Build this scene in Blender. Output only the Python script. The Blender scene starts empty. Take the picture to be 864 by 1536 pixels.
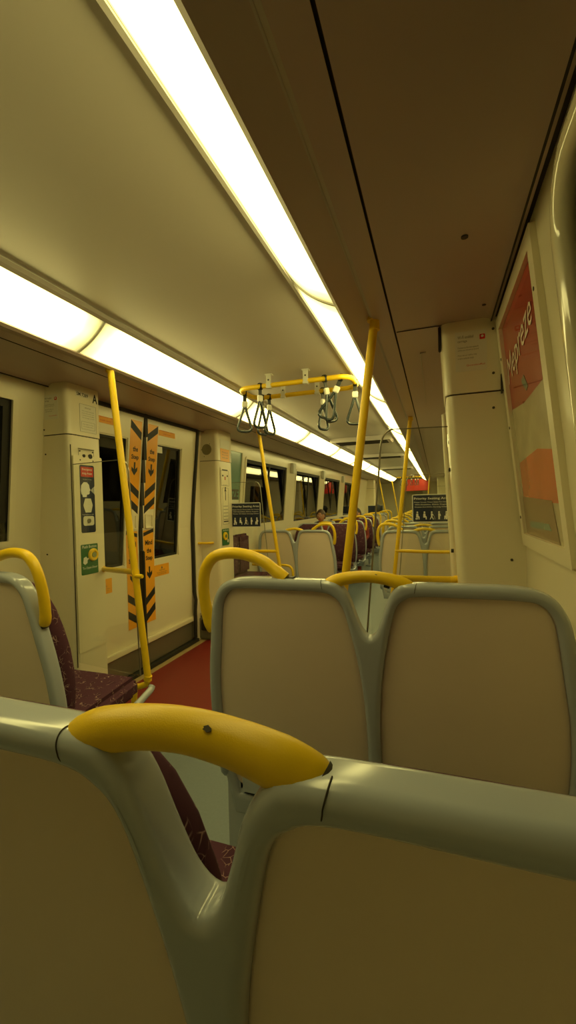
import bpy, bmesh, math, random
from mathutils import Vector, Matrix
random.seed(7)
C = bpy.context.scene.collection
PI = math.pi

# ------------------------------------------------------------------ materials
def mat(name, col, rough=.5, metal=0., spec=.5, noise=0., nscale=40., bump=0., bscale=200., coat=0.):
    m = bpy.data.materials.new(name); m.use_nodes = True
    nt = m.node_tree; b = nt.nodes['Principled BSDF']
    b.inputs['Base Color'].default_value = (*col, 1)
    b.inputs['Roughness'].default_value = rough
    b.inputs['Metallic'].default_value = metal
    b.inputs['Specular IOR Level'].default_value = spec
    b.inputs['Coat Weight'].default_value = coat
    b.inputs['Coat Roughness'].default_value = .12
    tc = nt.nodes.new('ShaderNodeTexCoord')
    if noise:
        n = nt.nodes.new('ShaderNodeTexNoise'); n.inputs['Scale'].default_value = nscale
        n.inputs['Detail'].default_value = 4
        r = nt.nodes.new('ShaderNodeMapRange')
        r.inputs['To Min'].default_value = 1 - noise; r.inputs['To Max'].default_value = 1 + noise
        nt.links.new(tc.outputs['Object'], n.inputs['Vector'])
        nt.links.new(n.outputs['Fac'], r.inputs['Value'])
        mx = nt.nodes.new('ShaderNodeVectorMath'); mx.operation = 'SCALE'
        mx.inputs[0].default_value = col
        nt.links.new(r.outputs['Result'], mx.inputs['Scale'])
        nt.links.new(mx.outputs['Vector'], b.inputs['Base Color'])
    if bump:
        n = nt.nodes.new('ShaderNodeTexNoise'); n.inputs['Scale'].default_value = bscale
        bp = nt.nodes.new('ShaderNodeBump'); bp.inputs['Strength'].default_value = bump
        bp.inputs['Distance'].default_value = .002
        nt.links.new(tc.outputs['Object'], n.inputs['Vector'])
        nt.links.new(n.outputs['Fac'], bp.inputs['Height'])
        nt.links.new(bp.outputs['Normal'], b.inputs['Normal'])
    return m

def glass_mat(name, tint=(1, 1, 1), ior=1.5, rough=0.):
    m = bpy.data.materials.new(name); m.use_nodes = True
    nt = m.node_tree; nt.nodes.remove(nt.nodes['Principled BSDF'])
    out = nt.nodes['Material Output']
    t = nt.nodes.new('ShaderNodeBsdfTransparent'); t.inputs['Color'].default_value = (*tint, 1)
    g = nt.nodes.new('ShaderNodeBsdfGlossy'); g.inputs['Roughness'].default_value = rough
    f = nt.nodes.new('ShaderNodeLayerWeight'); f.inputs['Blend'].default_value = .5
    f0 = ((ior-1)/(ior+1))**2        # Schlick, same from both sides of the thin pane
    pw = nt.nodes.new('ShaderNodeMath'); pw.operation = 'POWER'; pw.inputs[1].default_value = 4.5
    ma = nt.nodes.new('ShaderNodeMath'); ma.operation = 'MULTIPLY_ADD'; ma.inputs[1].default_value = 1-f0; ma.inputs[2].default_value = f0
    nt.links.new(f.outputs['Facing'], pw.inputs[0]); nt.links.new(pw.outputs[0], ma.inputs[0])
    mx = nt.nodes.new('ShaderNodeMixShader')
    nt.links.new(ma.outputs[0], mx.inputs['Fac'])
    nt.links.new(t.outputs[0], mx.inputs[1]); nt.links.new(g.outputs[0], mx.inputs[2])
    nt.links.new(mx.outputs[0], out.inputs['Surface'])
    return m

def fabric_mat():
    m = bpy.data.materials.new('maroon_moquette'); m.use_nodes = True
    nt = m.node_tree; b = nt.nodes['Principled BSDF']; b.inputs['Roughness'].default_value = .95
    b.inputs['Specular IOR Level'].default_value = .15
    tc = nt.nodes.new('ShaderNodeTexCoord')
    n = nt.nodes.new('ShaderNodeTexNoise'); n.inputs['Scale'].default_value = 14; n.inputs['Detail'].default_value = 1
    mixv = nt.nodes.new('ShaderNodeMixRGB'); mixv.inputs['Fac'].default_value = .06
    nt.links.new(tc.outputs['Object'], n.inputs['Vector'])
    nt.links.new(tc.outputs['Object'], mixv.inputs[1]); nt.links.new(n.outputs['Color'], mixv.inputs[2])
    v = nt.nodes.new('ShaderNodeTexVoronoi'); v.feature = 'DISTANCE_TO_EDGE'; v.inputs['Scale'].default_value = 48
    nt.links.new(mixv.outputs[0], v.inputs['Vector'])
    cr = nt.nodes.new('ShaderNodeValToRGB')
    cr.color_ramp.elements[0].position = 0.0; cr.color_ramp.elements[0].color = (.42, .27, .24, 1)
    cr.color_ramp.elements[1].position = .055; cr.color_ramp.elements[1].color = (.075, .028, .050, 1)
    nt.links.new(v.outputs['Distance'], cr.inputs['Fac'])
    n2 = nt.nodes.new('ShaderNodeTexNoise'); n2.inputs['Scale'].default_value = 25
    nt.links.new(tc.outputs['Object'], n2.inputs['Vector'])
    cr2 = nt.nodes.new('ShaderNodeValToRGB')
    cr2.color_ramp.elements[0].position = .52; cr2.color_ramp.elements[1].position = .6
    nt.links.new(n2.outputs['Fac'], cr2.inputs['Fac'])
    mx = nt.nodes.new('ShaderNodeMixRGB'); mx.inputs[1].default_value = (.090, .034, .058, 1)
    nt.links.new(cr2.outputs['Color'], mx.inputs['Fac']); nt.links.new(cr.outputs['Color'], mx.inputs[2])
    nt.links.new(mx.outputs[0], b.inputs['Base Color'])
    return m

def emit_mat(name, col, strength):
    """opal diffuser lit by a tube: brightest over the tube, weaker at the tube's ends and the cover's edges"""
    m = bpy.data.materials.new(name); m.use_nodes = True
    nt = m.node_tree; b = nt.nodes['Principled BSDF']
    b.inputs['Base Color'].default_value = (.7, .68, .55, 1)
    b.inputs['Roughness'].default_value = .35
    b.inputs['Emission Color'].default_value = (*col, 1)
    tc = nt.nodes.new('ShaderNodeTexCoord'); sp = nt.nodes.new('ShaderNodeSeparateXYZ')
    nt.links.new(tc.outputs['Object'], sp.inputs[0])
    def ramp(sock, els, scale):
        mr = nt.nodes.new('ShaderNodeMapRange'); mr.inputs['From Min'].default_value = scale[0]; mr.inputs['From Max'].default_value = scale[1]
        nt.links.new(sock, mr.inputs['Value'])
        cr = nt.nodes.new('ShaderNodeValToRGB'); cr.color_ramp.interpolation = 'EASE'
        e = cr.color_ramp.elements
        e[0].position, e[0].color = els[0][0], (els[0][1],)*3 + (1,); e[1].position, e[1].color = els[-1][0], (els[-1][1],)*3 + (1,)
        for p, v in els[1:-1]: k = e.new(p); k.color = (v, v, v, 1)
        nt.links.new(mr.outputs[0], cr.inputs['Fac']); return cr.outputs['Color']
    e1 = ramp(sp.outputs['Y'], [(0, .10), (.03, .30), (.09, 1), (.91, 1), (.97, .30), (1, .10)], (0, 1.74))
    e2 = ramp(sp.outputs['Z'], [(0, .16), (.22, .75), (.5, 1), (.78, .75), (1, .16)], (2.105, 2.262))
    mu = nt.nodes.new('ShaderNodeMath'); mu.operation = 'MULTIPLY'; nt.links.new(e1, mu.inputs[0]); nt.links.new(e2, mu.inputs[1])
    m2 = nt.nodes.new('ShaderNodeMath'); m2.operation = 'MULTIPLY'; m2.inputs[1].default_value = strength
    nt.links.new(mu.outputs[0], m2.inputs[0]); nt.links.new(m2.outputs[0], b.inputs['Emission Strength'])
    return m

M = dict(
    wall=mat('cream_laminate', (.78, .72, .54), .28, noise=.02, nscale=3, coat=.2),
    pillar=mat('cream_moulding', (.80, .74, .55), .33, noise=.02, nscale=5, coat=.15),
    ceil=mat('ceiling_panel', (.60, .55, .48), .42, noise=.03, nscale=2),
    side=mat('side_ceiling_panel', (.50, .40, .36), .34, noise=.03, nscale=2),
    alu=mat('anodised_trim', (.52, .48, .44), .36, metal=.35),
    groove=mat('dark_groove', (.03, .022, .012), .7),
    panel=mat('seat_back_cream', (.84, .70, .58), .42, noise=.03, nscale=8, bump=.10, bscale=500),
    frame=mat('seat_frame_grey', (.45, .49, .56), .17, noise=.02, nscale=10, coat=.25),
    yellow=mat('yellow_powder_coat', (.90, .60, .012), .36, noise=.04, nscale=30, bump=.12, bscale=600),
    fabric=fabric_mat(),
    gasket=mat('black_rubber', (.018, .016, .012), .6),
    chip=mat('worn_metal', (.06, .05, .03), .6),
    steel=mat('brushed_steel', (.33, .32, .27), .3, metal=.85),
    darksteel=mat('kick_panel_metal', (.22, .205, .15), .38, metal=.5, noise=.06, nscale=4),
    red=mat('red_vinyl_floor', (.20, .016, .012), .45, noise=.12, nscale=60),
    blue=mat('grey_blue_vinyl_floor', (.17, .21, .24), .4, noise=.12, nscale=80),
    sill=mat('tan_sill', (.42, .31, .14), .5, noise=.08, nscale=30),
    door=mat('door_cream', (.82, .76, .56), .3, noise=.02, nscale=4, coat=.1),
    orange=mat('orange_decal', (.92, .42, .02), .3, noise=.04, nscale=10),
    black=mat('black_print', (.012, .012, .012), .5),
    white=mat('white_print', (.82, .82, .78), .5),
    navy=mat('navy_sign', (.012, .022, .060), .35),
    green=mat('green_sign', (.010, .135, .042), .35),
    redp=mat('red_print', (.62, .028, .018), .4),
    paper=mat('sticker_paper', (.76, .74, .62), .35),
    greyp=mat('grey_print', (.16, .15, .10), .6),
    bracket=mat('off_white_bracket', (.72, .71, .62), .4),
    strapm=mat('black_strap', (.014, .016, .014), .5),
    hand=mat('grey_strap_handle', (.03, .042, .045), .25, coat=.3),
    glass=glass_mat('clear_screen_glass', (.97, .98, .96), 1.5),
    night=glass_mat('dark_window_glass', (.45, .45, .42), 1.9),
    lamp=emit_mat('lit_diffuser', (1.0, .865, .29), 8.8),
    skin=mat('skin', (.50, .26, .15), .55), hair=mat('dark_hair', (.02, .014, .01), .6),
    hair2=mat('brown_hair', (.07, .035, .018), .6), cloth=mat('dark_jacket', (.03, .035, .05), .9),
    cloth2=mat('red_top', (.25, .04, .03), .9), jeans=mat('blue_jeans', (.05, .07, .13), .9),
    led=mat('green_button_lens', (.25, .30, .14), .25, coat=.5),
    grille=mat('speaker_grille', (.28, .25, .13), .6),
    postred=None)

def poster_mat():
    m = bpy.data.materials.new('poster_print'); m.use_nodes = True
    nt = m.node_tree; b = nt.nodes['Principled BSDF']; b.inputs['Roughness'].default_value = .25
    tc = nt.nodes.new('ShaderNodeTexCoord'); sep = nt.nodes.new('ShaderNodeSeparateXYZ')
    nt.links.new(tc.outputs['Object'], sep.inputs[0])
    n = nt.nodes.new('ShaderNodeTexNoise'); n.inputs['Scale'].default_value = 7
    nt.links.new(tc.outputs['Object'], n.inputs['Vector'])
    cr = nt.nodes.new('ShaderNodeValToRGB'); e = cr.color_ramp.elements
    e[0].position = 0; e[0].color = (.46, .030, .016, 1); e[1].position = 1; e[1].color = (.38, .022, .022, 1)
    nt.links.new(n.outputs['Fac'], cr.inputs['Fac']); nt.links.new(cr.outputs['Color'], b.inputs['Base Color'])
    b.inputs['Coat Weight'].default_value = .6; b.inputs['Coat Roughness'].default_value = .04
    return m
M['postred'] = poster_mat()
M['gloss'] = mat('glossy_moulding', (.80, .74, .55), .07, coat=.6)
M['photo'] = mat('poster_photo_print', (.52, .47, .30), .25, noise=.35, nscale=9, coat=.6)
M['photo2'] = mat('poster_orange_print', (.66, .15, .03), .25, noise=.25, nscale=8, coat=.6)
M['photo3'] = mat('poster_brown_print', (.30, .20, .10), .25, noise=.3, nscale=9, coat=.6)
M['teal'] = mat('poster_teal_print', (.16, .30, .24), .25, noise=.2, nscale=8, coat=.5)

# ------------------------------------------------------------------ helpers
def tag(o, label, cat=None, group=None, kind=None):
    if label: o['label'] = label
    if cat: o['category'] = cat
    if group: o['group'] = group
    if kind: o['kind'] = kind
    return o

def base_of(o):
    while o.parent: o = o.parent
    return Vector(o.get('_b', (0, 0, 0))) if False else BASE.get(o.name, Vector((0, 0, 0)))
BASE = {}

def empty(name, loc=(0, 0, 0), rot=None):
    o = bpy.data.objects.new(name, None); C.objects.link(o)
    o.location = loc; o.empty_display_size = .05
    BASE[o.name] = Vector(loc)
    if rot: o.rotation_euler = rot
    return o

def obj(name, bm, m, parent=None, smooth=True, base=None, label=None, sharp=40):
    """link a bmesh whose verts are in world space (or in the local space of a root made at the origin)"""
    me = bpy.data.meshes.new(name)
    bmesh.ops.recalc_face_normals(bm, faces=bm.faces)
    for f in bm.faces: f.smooth = smooth
    if smooth:
        th = math.radians(sharp)
        for e in bm.edges:
            if len(e.link_faces) == 2 and e.calc_face_angle(0) > th: e.smooth = False
    o = bpy.data.objects.new(name, me); C.objects.link(o)
    if parent is not None:
        o.parent = parent; off = base_of(parent)
    else:
        off = Vector(base) if base is not None else Vector((0, 0, 0))
        o.location = off; BASE[o.name] = off
    if off.length > 0: bmesh.ops.translate(bm, verts=bm.verts, vec=-off)
    bm.to_mesh(me); bm.free()
    if isinstance(m, (list, tuple)):
        for x in m: me.materials.append(x)
    else: me.materials.append(m)
    if label: o['label'] = label
    return o

def NB(): return bmesh.new()

def box(bm, a, b, bev=0., seg=2):
    a = Vector(a); b = Vector(b)
    lo = Vector([min(a[i], b[i]) for i in range(3)]); hi = Vector([max(a[i], b[i]) for i in range(3)])
    r = bmesh.ops.create_cube(bm, size=1); vs = r['verts']
    for v in vs: v.co = Vector([lo[i] + (v.co[i] + .5) * (hi[i] - lo[i]) for i in range(3)])
    if bev:
        es = list({e for v in vs for e in v.link_edges})
        bmesh.ops.bevel(bm, geom=es, offset=bev, segments=seg, affect='EDGES', clamp_overlap=True)
    return bm

def tube(bm, pts, r, n=14, closed=False, caps=True, flat=None, ref=(0, 0, 1)):
    pts = [Vector(p) for p in pts]; N = len(pts)
    rs = r if isinstance(r, (list, tuple)) else [r] * N
    rings = []; u0 = None
    for i, p in enumerate(pts):
        a = pts[i - 1] if (i > 0 or closed) else p
        b = pts[(i + 1) % N] if (i < N - 1 or closed) else p
        t = (b - a).normalized()
        if u0 is None:
            q = Vector(ref)
            if abs(t.dot(q)) > .95: q = Vector((0, 1, 0)) if abs(t.y) < .9 else Vector((1, 0, 0))
            u = (q - t * q.dot(t)).normalized()
        else: u = (u0 - t * u0.dot(t)).normalized()
        u0 = u; w = t.cross(u)
        ru, rw = (rs[i], rs[i] * (flat if flat else 1)) if not isinstance(rs[i], (tuple, list)) else rs[i]
        rings.append([bm.verts.new(p + u * (math.cos(2 * PI * k / n) * ru) + w * (math.sin(2 * PI * k / n) * rw)) for k in range(n)])
    for i in range(N if closed else N - 1):
        A, B = rings[i], rings[(i + 1) % N]
        for k in range(n): bm.faces.new((A[k], A[(k + 1) % n], B[(k + 1) % n], B[k]))
    if caps and not closed:
        bm.faces.new(rings[0][::-1]); bm.faces.new(rings[-1])
    return bm

def cr_spline(pts, n=8, closed=False):
    P = [Vector(p) for p in pts]; out = []; N = len(P)
    for i in range(N if closed else N - 1):
        p0 = P[i - 1] if (i > 0 or closed) else P[0] * 2 - P[1]
        p1 = P[i]; p2 = P[(i + 1) % N]
        p3 = P[(i + 2) % N] if (i + 2 < N or closed) else p2 * 2 - p1
        for k in range(n):
            t = k / n
            out.append(.5 * ((2 * p1) + (p2 - p0) * t + (2 * p0 - 5 * p1 + 4 * p2 - p3) * t * t + (3 * p1 - p0 - 3 * p2 + p3) * t ** 3))
    if not closed: out.append(P[-1].copy())
    return out

def frame_mat(c, right, up):
    r = Vector(right).normalized(); u = Vector(up).normalized(); n = r.cross(u)
    m = Matrix((r, u, n)).transposed().to_4x4(); m.translation = Vector(c); return m

XP = dict(right=(1, 0, 0), up=(0, 0, 1))       # face that looks back along -y (to the camera)
LA = dict(right=(0, 1, 0), up=(0, 0, 1))       # face on the left that looks +x
RA = dict(right=(0, -1, 0), up=(0, 0, 1))      # face on the right that looks -x

def rrect(w, h, r, n=5):
    out = []
    if r <= 0: return [(-w/2, -h/2), (w/2, -h/2), (w/2, h/2), (-w/2, h/2)]
    for cx, cy, a0 in ((w/2-r, h/2-r, 0), (-w/2+r, h/2-r, PI/2), (-w/2+r, -h/2+r, PI), (w/2-r, -h/2+r, 1.5*PI)):
        for k in range(n + 1):
            a = a0 + PI/2 * k / n; out.append((cx + r*math.cos(a), cy + r*math.sin(a)))
    return out

def poly(bm, F, pts, t=.002, z0=0.):
    a = [bm.verts.new(F @ Vector((x, y, z0))) for x, y in pts]
    b = [bm.verts.new(F @ Vector((x, y, z0 + t))) for x, y in pts]
    n = len(pts)
    bm.faces.new(b); bm.faces.new(a[::-1])
    for k in range(n): bm.faces.new((a[k], a[(k+1) % n], b[(k+1) % n], b[k]))
    return bm

def plate(F, w, h, t=.002, r=0., z0=0., dx=0, dy=0, bm=None):
    bm = bm or NB()
    return poly(bm, F, [(x+dx, y+dy) for x, y in rrect(w, h, r)], t, z0)

def ring_plate(bm, F, w, h, b, t, r=0., z0=0., dx=0, dy=0):
    o = rrect(w, h, r, 4); i = rrect(w-2*b, h-2*b, max(r-b, .0008) if r > 0 else 0, 4); n = len(o)
    V = lambda P, z: [bm.verts.new(F @ Vector((x+dx, y+dy, z))) for x, y in P]
    o0, o1, i0, i1 = V(o, z0), V(o, z0+t), V(i, z0), V(i, z0+t)
    for k in range(n):
        l = (k+1) % n
        bm.faces.new((o0[k], o0[l], o1[l], o1[k])); bm.faces.new((i0[l], i0[k], i1[k], i1[l]))
        bm.faces.new((o1[k], o1[l], i1[l], i1[k])); bm.faces.new((o0[l], o0[k], i0[k], i0[l]))
    return bm

def disc(bm, F, x, y, r, t=.002, z0=0., n=20, sy=1.):
    return poly(bm, F, [(x + r*math.cos(2*PI*k/n), y + r*sy*math.sin(2*PI*k/n)) for k in range(n)], t, z0)

def text(bm, F, body, w, h, x=0, y=0, z0=.001, shear=0., bold=0.):
    """letters as thin solids fitted in a w x h box centred at x, y of frame F"""
    cu = bpy.data.curves.new('t', 'FONT'); cu.body = body; cu.align_x = 'CENTER'; cu.align_y = 'CENTER'
    cu.resolution_u = 2; cu.shear = shear; cu.offset = bold
    o = bpy.data.objects.new('t', cu); C.objects.link(o)
    dg = bpy.context.evaluated_depsgraph_get()
    me = bpy.data.meshes.new_from_object(o.evaluated_get(dg))
    xs = [v.co.x for v in me.vertices]; ys = [v.co.y for v in me.vertices]
    sx = w / max(1e-6, max(xs)-min(xs)); sy = h / max(1e-6, max(ys)-min(ys))
    cx = (max(xs)+min(xs))/2; cy = (max(ys)+min(ys))/2
    vs = [bm.verts.new(F @ Vector(((v.co.x-cx)*sx + x, (v.co.y-cy)*sy + y, z0))) for v in me.vertices]
    for p in me.polygons:
        try: bm.faces.new([vs[i] for i in p.vertices])
        except ValueError: pass
    bpy.data.objects.remove(o); bpy.data.curves.remove(cu); bpy.data.meshes.remove(me)
    return bm

def tobj(name, bm, m, parent):          # lettering: keep normals as they are
    return obj(name, bm, m, parent, smooth=False)

def screws(F, pts, parent, r=.006):
    for x, y in pts:
        b = NB(); disc(b, F, x, y, r, .003, 0, 12); obj('screw', b, M['chip'], parent)

# ------------------------------------------------------------------ room profile
ZC, ZS = 2.27, 2.13
Y0, Y1 = -1.6, 18.6
def wx(z):
    """half width of the wall at height z"""
    if z <= 1.17: return 1.350
    t = (z - 1.17) / .96
    return 1.350 - .085 * t - .01 * t * t
def profile_strip(name, pts, m, y0, y1, thick=.02, ny=1, kind='structure', parent=None):
    """open cross-section (x,z) extruded along y with a little thickness upward/outward"""
    bm = NB(); P = [Vector((p[0], 0, p[1])) for p in pts]
    off = []
    for i in range(len(P)):
        a = P[max(0, i-1)]; b = P[min(len(P)-1, i+1)]; t = (b-a).normalized()
        nrm = Vector((-t.z, 0, t.x));
        if nrm.z < 0 or (abs(nrm.z) < 1e-3 and nrm.x * P[i].x < 0): nrm = -nrm
        off.append(P[i] + nrm * thick)
    loop = P + off[::-1]
    A = [bm.verts.new((p.x, y0, p.z)) for p in loop]; B = [bm.verts.new((p.x, y1, p.z)) for p in loop]
    n = len(loop)
    for k in range(n): bm.faces.new((A[k], A[(k+1) % n], B[(k+1) % n], B[k]))
    m_ = len(P)
    for k in range(m_-1):
        bm.faces.new((A[k], A[k+1], A[n-2-k], A[n-1-k])); bm.faces.new((B[k], B[k+1], B[n-2-k], B[n-1-k]))
    o = obj(name, bm, m, parent)
    if kind and parent is None: o['kind'] = kind
    return o

# ceiling
profile_strip('ceiling', [(-.47, ZC), (-.2, ZC+.006), (.2, ZC+.006), (.47, ZC)], M['ceil'], Y0, Y1)
for s, nm in ((-1, 'left'), (1, 'right')):
    # inner alloy edge above the lamp, outer rail below it, two long grooves, the broad side panel
    profile_strip('trim_1' if s < 0 else 'trim_2', [(s*.452, ZC-.002), (s*.452, ZC-.022), (s*.470, ZC-.030)], M['alu'], Y0, Y1, .004)
    profile_strip('trim_3' if s < 0 else 'trim_4', [(s*.640, 2.118), (s*.655, 2.108), (s*.668, 2.118), (s*.735, 2.150)], M['side'], Y0, Y1, .012)
    profile_strip('trim_5' if s < 0 else 'trim_6', [(s*.735, 2.150), (s*.742, 2.153), (s*.7425, 2.1455), (s*.756, 2.138)], M['alu'], Y0, Y1, .004)
    profile_strip('trim_7' if s < 0 else 'trim_8', [(s*.756, 2.138), (s*.828, 2.134)], M['side'], Y0, Y1, .012)
    profile_strip('trim_9' if s < 0 else 'trim_10', [(s*.828, 2.134), (s*.829, 2.146), (s*.835, 2.146), (s*.836, 2.133)], M['groove'], Y0, Y1, .005)
    profile_strip('ceiling_left' if s < 0 else 'ceiling_right', [(s*.836, 2.133), (s*1.05, 2.130), (s*1.200, 2.128), (s*1.222, 2.121), (s*1.232, 2.107)], M['side'], Y0, Y1, .012)
    profile_strip('trim_11' if s < 0 else 'trim_12', [(s*1.232, 2.107), (s*1.236, 2.124), (s*1.275, 2.124)], M['groove'], Y0, Y1, .006)

# floors
def fl(name, x0, x1, y0, y1, z, m, t=.05):
    b = NB(); box(b, (x0, y0, z-t), (x1, y1, z)); o = obj(name, b, m, smooth=False); o['kind'] = 'structure'; return o
fl('floor', -1.35, 1.35, Y0, 2.28, 0, M['blue'])
fl('floor_red', -1.22, 1.22, 2.28, 3.90, 0, M['red'])
for s in (-1, 1): fl('trim_sill_left' if s < 0 else 'trim_sill_right', s*1.22, s*1.36, 2.28, 3.90, .0, M['sill'])
b = NB(); lo = -.12
v = [b.verts.new((x, y, z)) for x in (-1.35, 1.35) for y, z in ((3.90, 0), (4.4, lo), (4.4, lo-.05), (3.90, -.05))]
b.faces.new(v[:4]); b.faces.new(v[4:][::-1])
for k in range(4): b.faces.new((v[k], v[(k+1) % 4], v[4+(k+1) % 4], v[4+k]))
o = obj('floor_ramp', b, M['blue'], smooth=False); o['kind'] = 'structure'
fl('floor_far', -1.35, 1.35, 4.40, Y1, lo, M['blue'])
for nm, y in (('wall_back', Y0), ('wall_far', Y1)):
    if nm == 'wall_back':
        b = NB(); box(b, (-1.36, y-.05, -.02), (1.36, y, 2.3)); o = obj(nm, b, M['wall'], smooth=False); o['kind'] = 'structure'
    else:      # gangway opening at the end of the carriage
        b = NB(); box(b, (-1.36, y, lo), (-.45, y+.05, 2.3)); box(b, (.45, y, lo), (1.36, y+.05, 2.3)); box(b, (-.45, y, 1.78), (.45, y+.05, 2.3))
        box(b, (-.45, y+1.2, lo), (.45, y+1.25, 1.9))
        box(b, (-.5, y+.05, lo), (-.45, y+1.2, 1.9)); box(b, (.45, y+.05, lo), (.5, y+1.2, 1.9)); box(b, (-.5, y+.05, 1.9), (.5, y+1.25, 1.95)); box(b, (-.5, y+.05, lo-.05), (.5, y+1.25, lo))
        o = obj(nm, b, M['wall'], smooth=False); o['kind'] = 'structure'

# ------------------------------------------------------------------ walls with openings
WINL = [(.30, 1.80, 1.17, 2.00), (4.95, 6.52, 1.08, 1.95), (7.00, 8.55, 1.04, 1.93), (8.98, 10.50, 1.02, 1.92), (11.1, 12.4, 1.0, 1.90)]
WINR = [(-.60, 1.07, 1.20, 2.03), (4.95, 6.52, 1.08, 1.95), (7.00, 8.55, 1.04, 1.93), (8.98, 10.50, 1.02, 1.92), (11.1, 12.4, 1.0, 1.90)]
DOOR = (2.28, 3.72); DOOR2 = (15.3, 16.7)
def wall(name, s, wins):
    ops = list(wins) + [(DOOR[0], DOOR[1], -1, 2.09), (DOOR2[0], DOOR2[1], -1, 2.09)]
    ys = sorted({Y0, Y1, *[o[0] for o in ops], *[o[1] for o in ops]})
    zs = sorted({-.14, 2.14, 1.17, .5, 1.25, 1.5, 1.75, *[o[2] for o in ops if o[2] > 0], *[o[3] for o in ops]})
    bm = NB(); V = {}
    def vv(y, z):
        if (y, z) not in V: V[(y, z)] = bm.verts.new((s*wx(z), y, z))
        return V[(y, z)]
    for i in range(len(ys)-1):
        for j in range(len(zs)-1):
            cy = (ys[i]+ys[i+1])/2; cz = (zs[j]+zs[j+1])/2
            if any(o[0] < cy < o[1] and o[2] < cz < o[3] for o in ops): continue
            bm.faces.new((vv(ys[i], zs[j]), vv(ys[i+1], zs[j]), vv(ys[i+1], zs[j+1]), vv(ys[i], zs[j+1])))
    bmesh.ops.recalc_face_normals(bm, faces=bm.faces)
    r = bmesh.ops.extrude_face_region(bm, geom=bm.faces[:])
    for g in r['geom']:
        if isinstance(g, bmesh.types.BMVert): g.co.x += s*.06
    o = obj(name, bm, M['wall']); o['kind'] = 'structure'
wall('wall_left', -1, WINL); wall('wall_right', 1, WINR)

def wall_frame(s, y, z):
    """frame lying on the leaning wall: x axis runs so that text reads, y axis up the wall, z axis into the room"""
    up = Vector((s*(wx(z+.05)-wx(z-.05)), 0, .1)).normalized()
    return frame_mat((s*wx(z), y, z), (0, -s, 0), up)

wn = 0
def window(s, y0, y1, z0, z1, near=False):
    global wn; wn += 1
    cy, cz = (y0+y1)/2, (z0+z1)/2; F = wall_frame(s, cy, cz); w = y1-y0; h = z1-z0
    root = empty('window_%d' % wn, (s*wx(cz), cy, cz)); root['kind'] = 'structure'
    b = NB()
    if near:     # thick glossy moulded surround
        pts = [F @ Vector((x, y, .004)) for x, y in rrect(w+.04, h+.04, .14, 8)]
        tube(b, pts, .028, 20, closed=True)
        obj('window_surround', b, M['gloss'], root)
        b = NB(); ring_plate(b, F, w+.01, h+.01, .03, .006, .11, -.02); obj('gasket', b, M['gasket'], root)
    else:
        ring_plate(b, F, w+.05, h+.05, .035, .014, .04, -.002); obj('window_surround', b, M['pillar'], root)
        b = NB(); ring_plate(b, F, w+.002, h+.002, .055, .02, .03, -.03); obj('gasket', b, M['gasket'], root)
        b = NB(); plate(F, .045, h-.05, .02, 0, -.028, dx=-s*(w*.04), bm=b); obj('mullion', b, M['gasket'], root)
    Fp = frame_mat((s*(wx(cz)+.045), cy, cz), (0, -s, 0), (0, 0, 1))      # the glass itself stands upright
    b = NB(); plate(Fp, w, h, .006, .02, 0, bm=b); obj('pane', b, M['night'], root, smooth=False)
for w in WINL: window(-1, *w)
for w in WINR: window(1, *w, near=(w is WINR[0]))

# ------------------------------------------------------------------ ceiling lights
def lens_pts(s):
    a = Vector((.462, 2.262)); c = Vector((.650, 2.124)); n = Vector((-.55, -.83)); out = []
    for k in range(9):
        t = k/8; p = a.lerp(c, t) + n * (.016 * math.sin(PI*t)); out.append((s*p.x, p.y))
    return out
def light_proto(s):
    root = empty('ceiling_light', (0, 0, 0))
    P = lens_pts(s); L = 1.74; bm = NB()
    rows = [[bm.verts.new((x, y, z)) for x, z in P] for y in (0, L)]
    for k in range(8): bm.faces.new((rows[0][k], rows[0][k+1], rows[1][k+1], rows[1][k]))
    back = [[bm.verts.new((s*.655, y, 2.262)) ] for y in (0, L)]
    bm.faces.new(rows[0] + back[0]); bm.faces.new(rows[1] + back[1])
    bm.faces.new((rows[0][0], rows[1][0], back[1][0], back[0][0])); bm.faces.new((rows[0][8], rows[1][8], back[1][0], back[0][0]))
    obj('diffuser', bm, M['lamp'], root)
    for y in (-.006, L-.006):
        bm = NB(); c = [(x - s*.004, z-.004) for x, z in P] + [(s*.66, 2.262)]
        A = [bm.verts.new((x, y-.002, z)) for x, z in c]; B = [bm.verts.new((x, y+.012, z)) for x, z in c]
        n = len(c); bm.faces.new(A); bm.faces.new(B[::-1])
        for k in range(n): bm.faces.new((A[k], A[(k+1) % n], B[(k+1) % n], B[k]))
        if y < 0: obj('end_cap', bm, M['bracket'], root)
        else: bm.free()
    return root
def copy_tree(o, parent=None):
    c = o.copy(); C.objects.link(c); BASE[c.name] = Vector(o.location)
    if parent: c.parent = parent
    for ch in list(o.children): copy_tree(ch, c)
    return c
for s in (-1, 1):
    proto = None; k = 0
    y = 1.65 - 1.745
    while y < Y1 - 1.7:
        if proto is None: proto = light_proto(s); o = proto
        else: o = copy_tree(proto)
        o.location = (0, y, 0)
        side = 'left' if s < 0 else 'right'
        if y < 1: w = 'nearest the camera on the %s of the ceiling' % side
        elif y < 3: w = 'second nearest on the %s, above the vestibule grab poles' % side
        elif y < 5: w = 'third along the %s row, just past the strap ring' % side
        else: w = None
        tag(o, ('lit fluorescent strip diffuser, ' + w) if w else 'lit fluorescent strip diffuser in the far saloon, %s row' % side,
            'ceiling light', None if w else 'far strip lights on the %s' % side)
        if w: o['group'] = 'strip lights on the %s' % side
        y += 1.745

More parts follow.
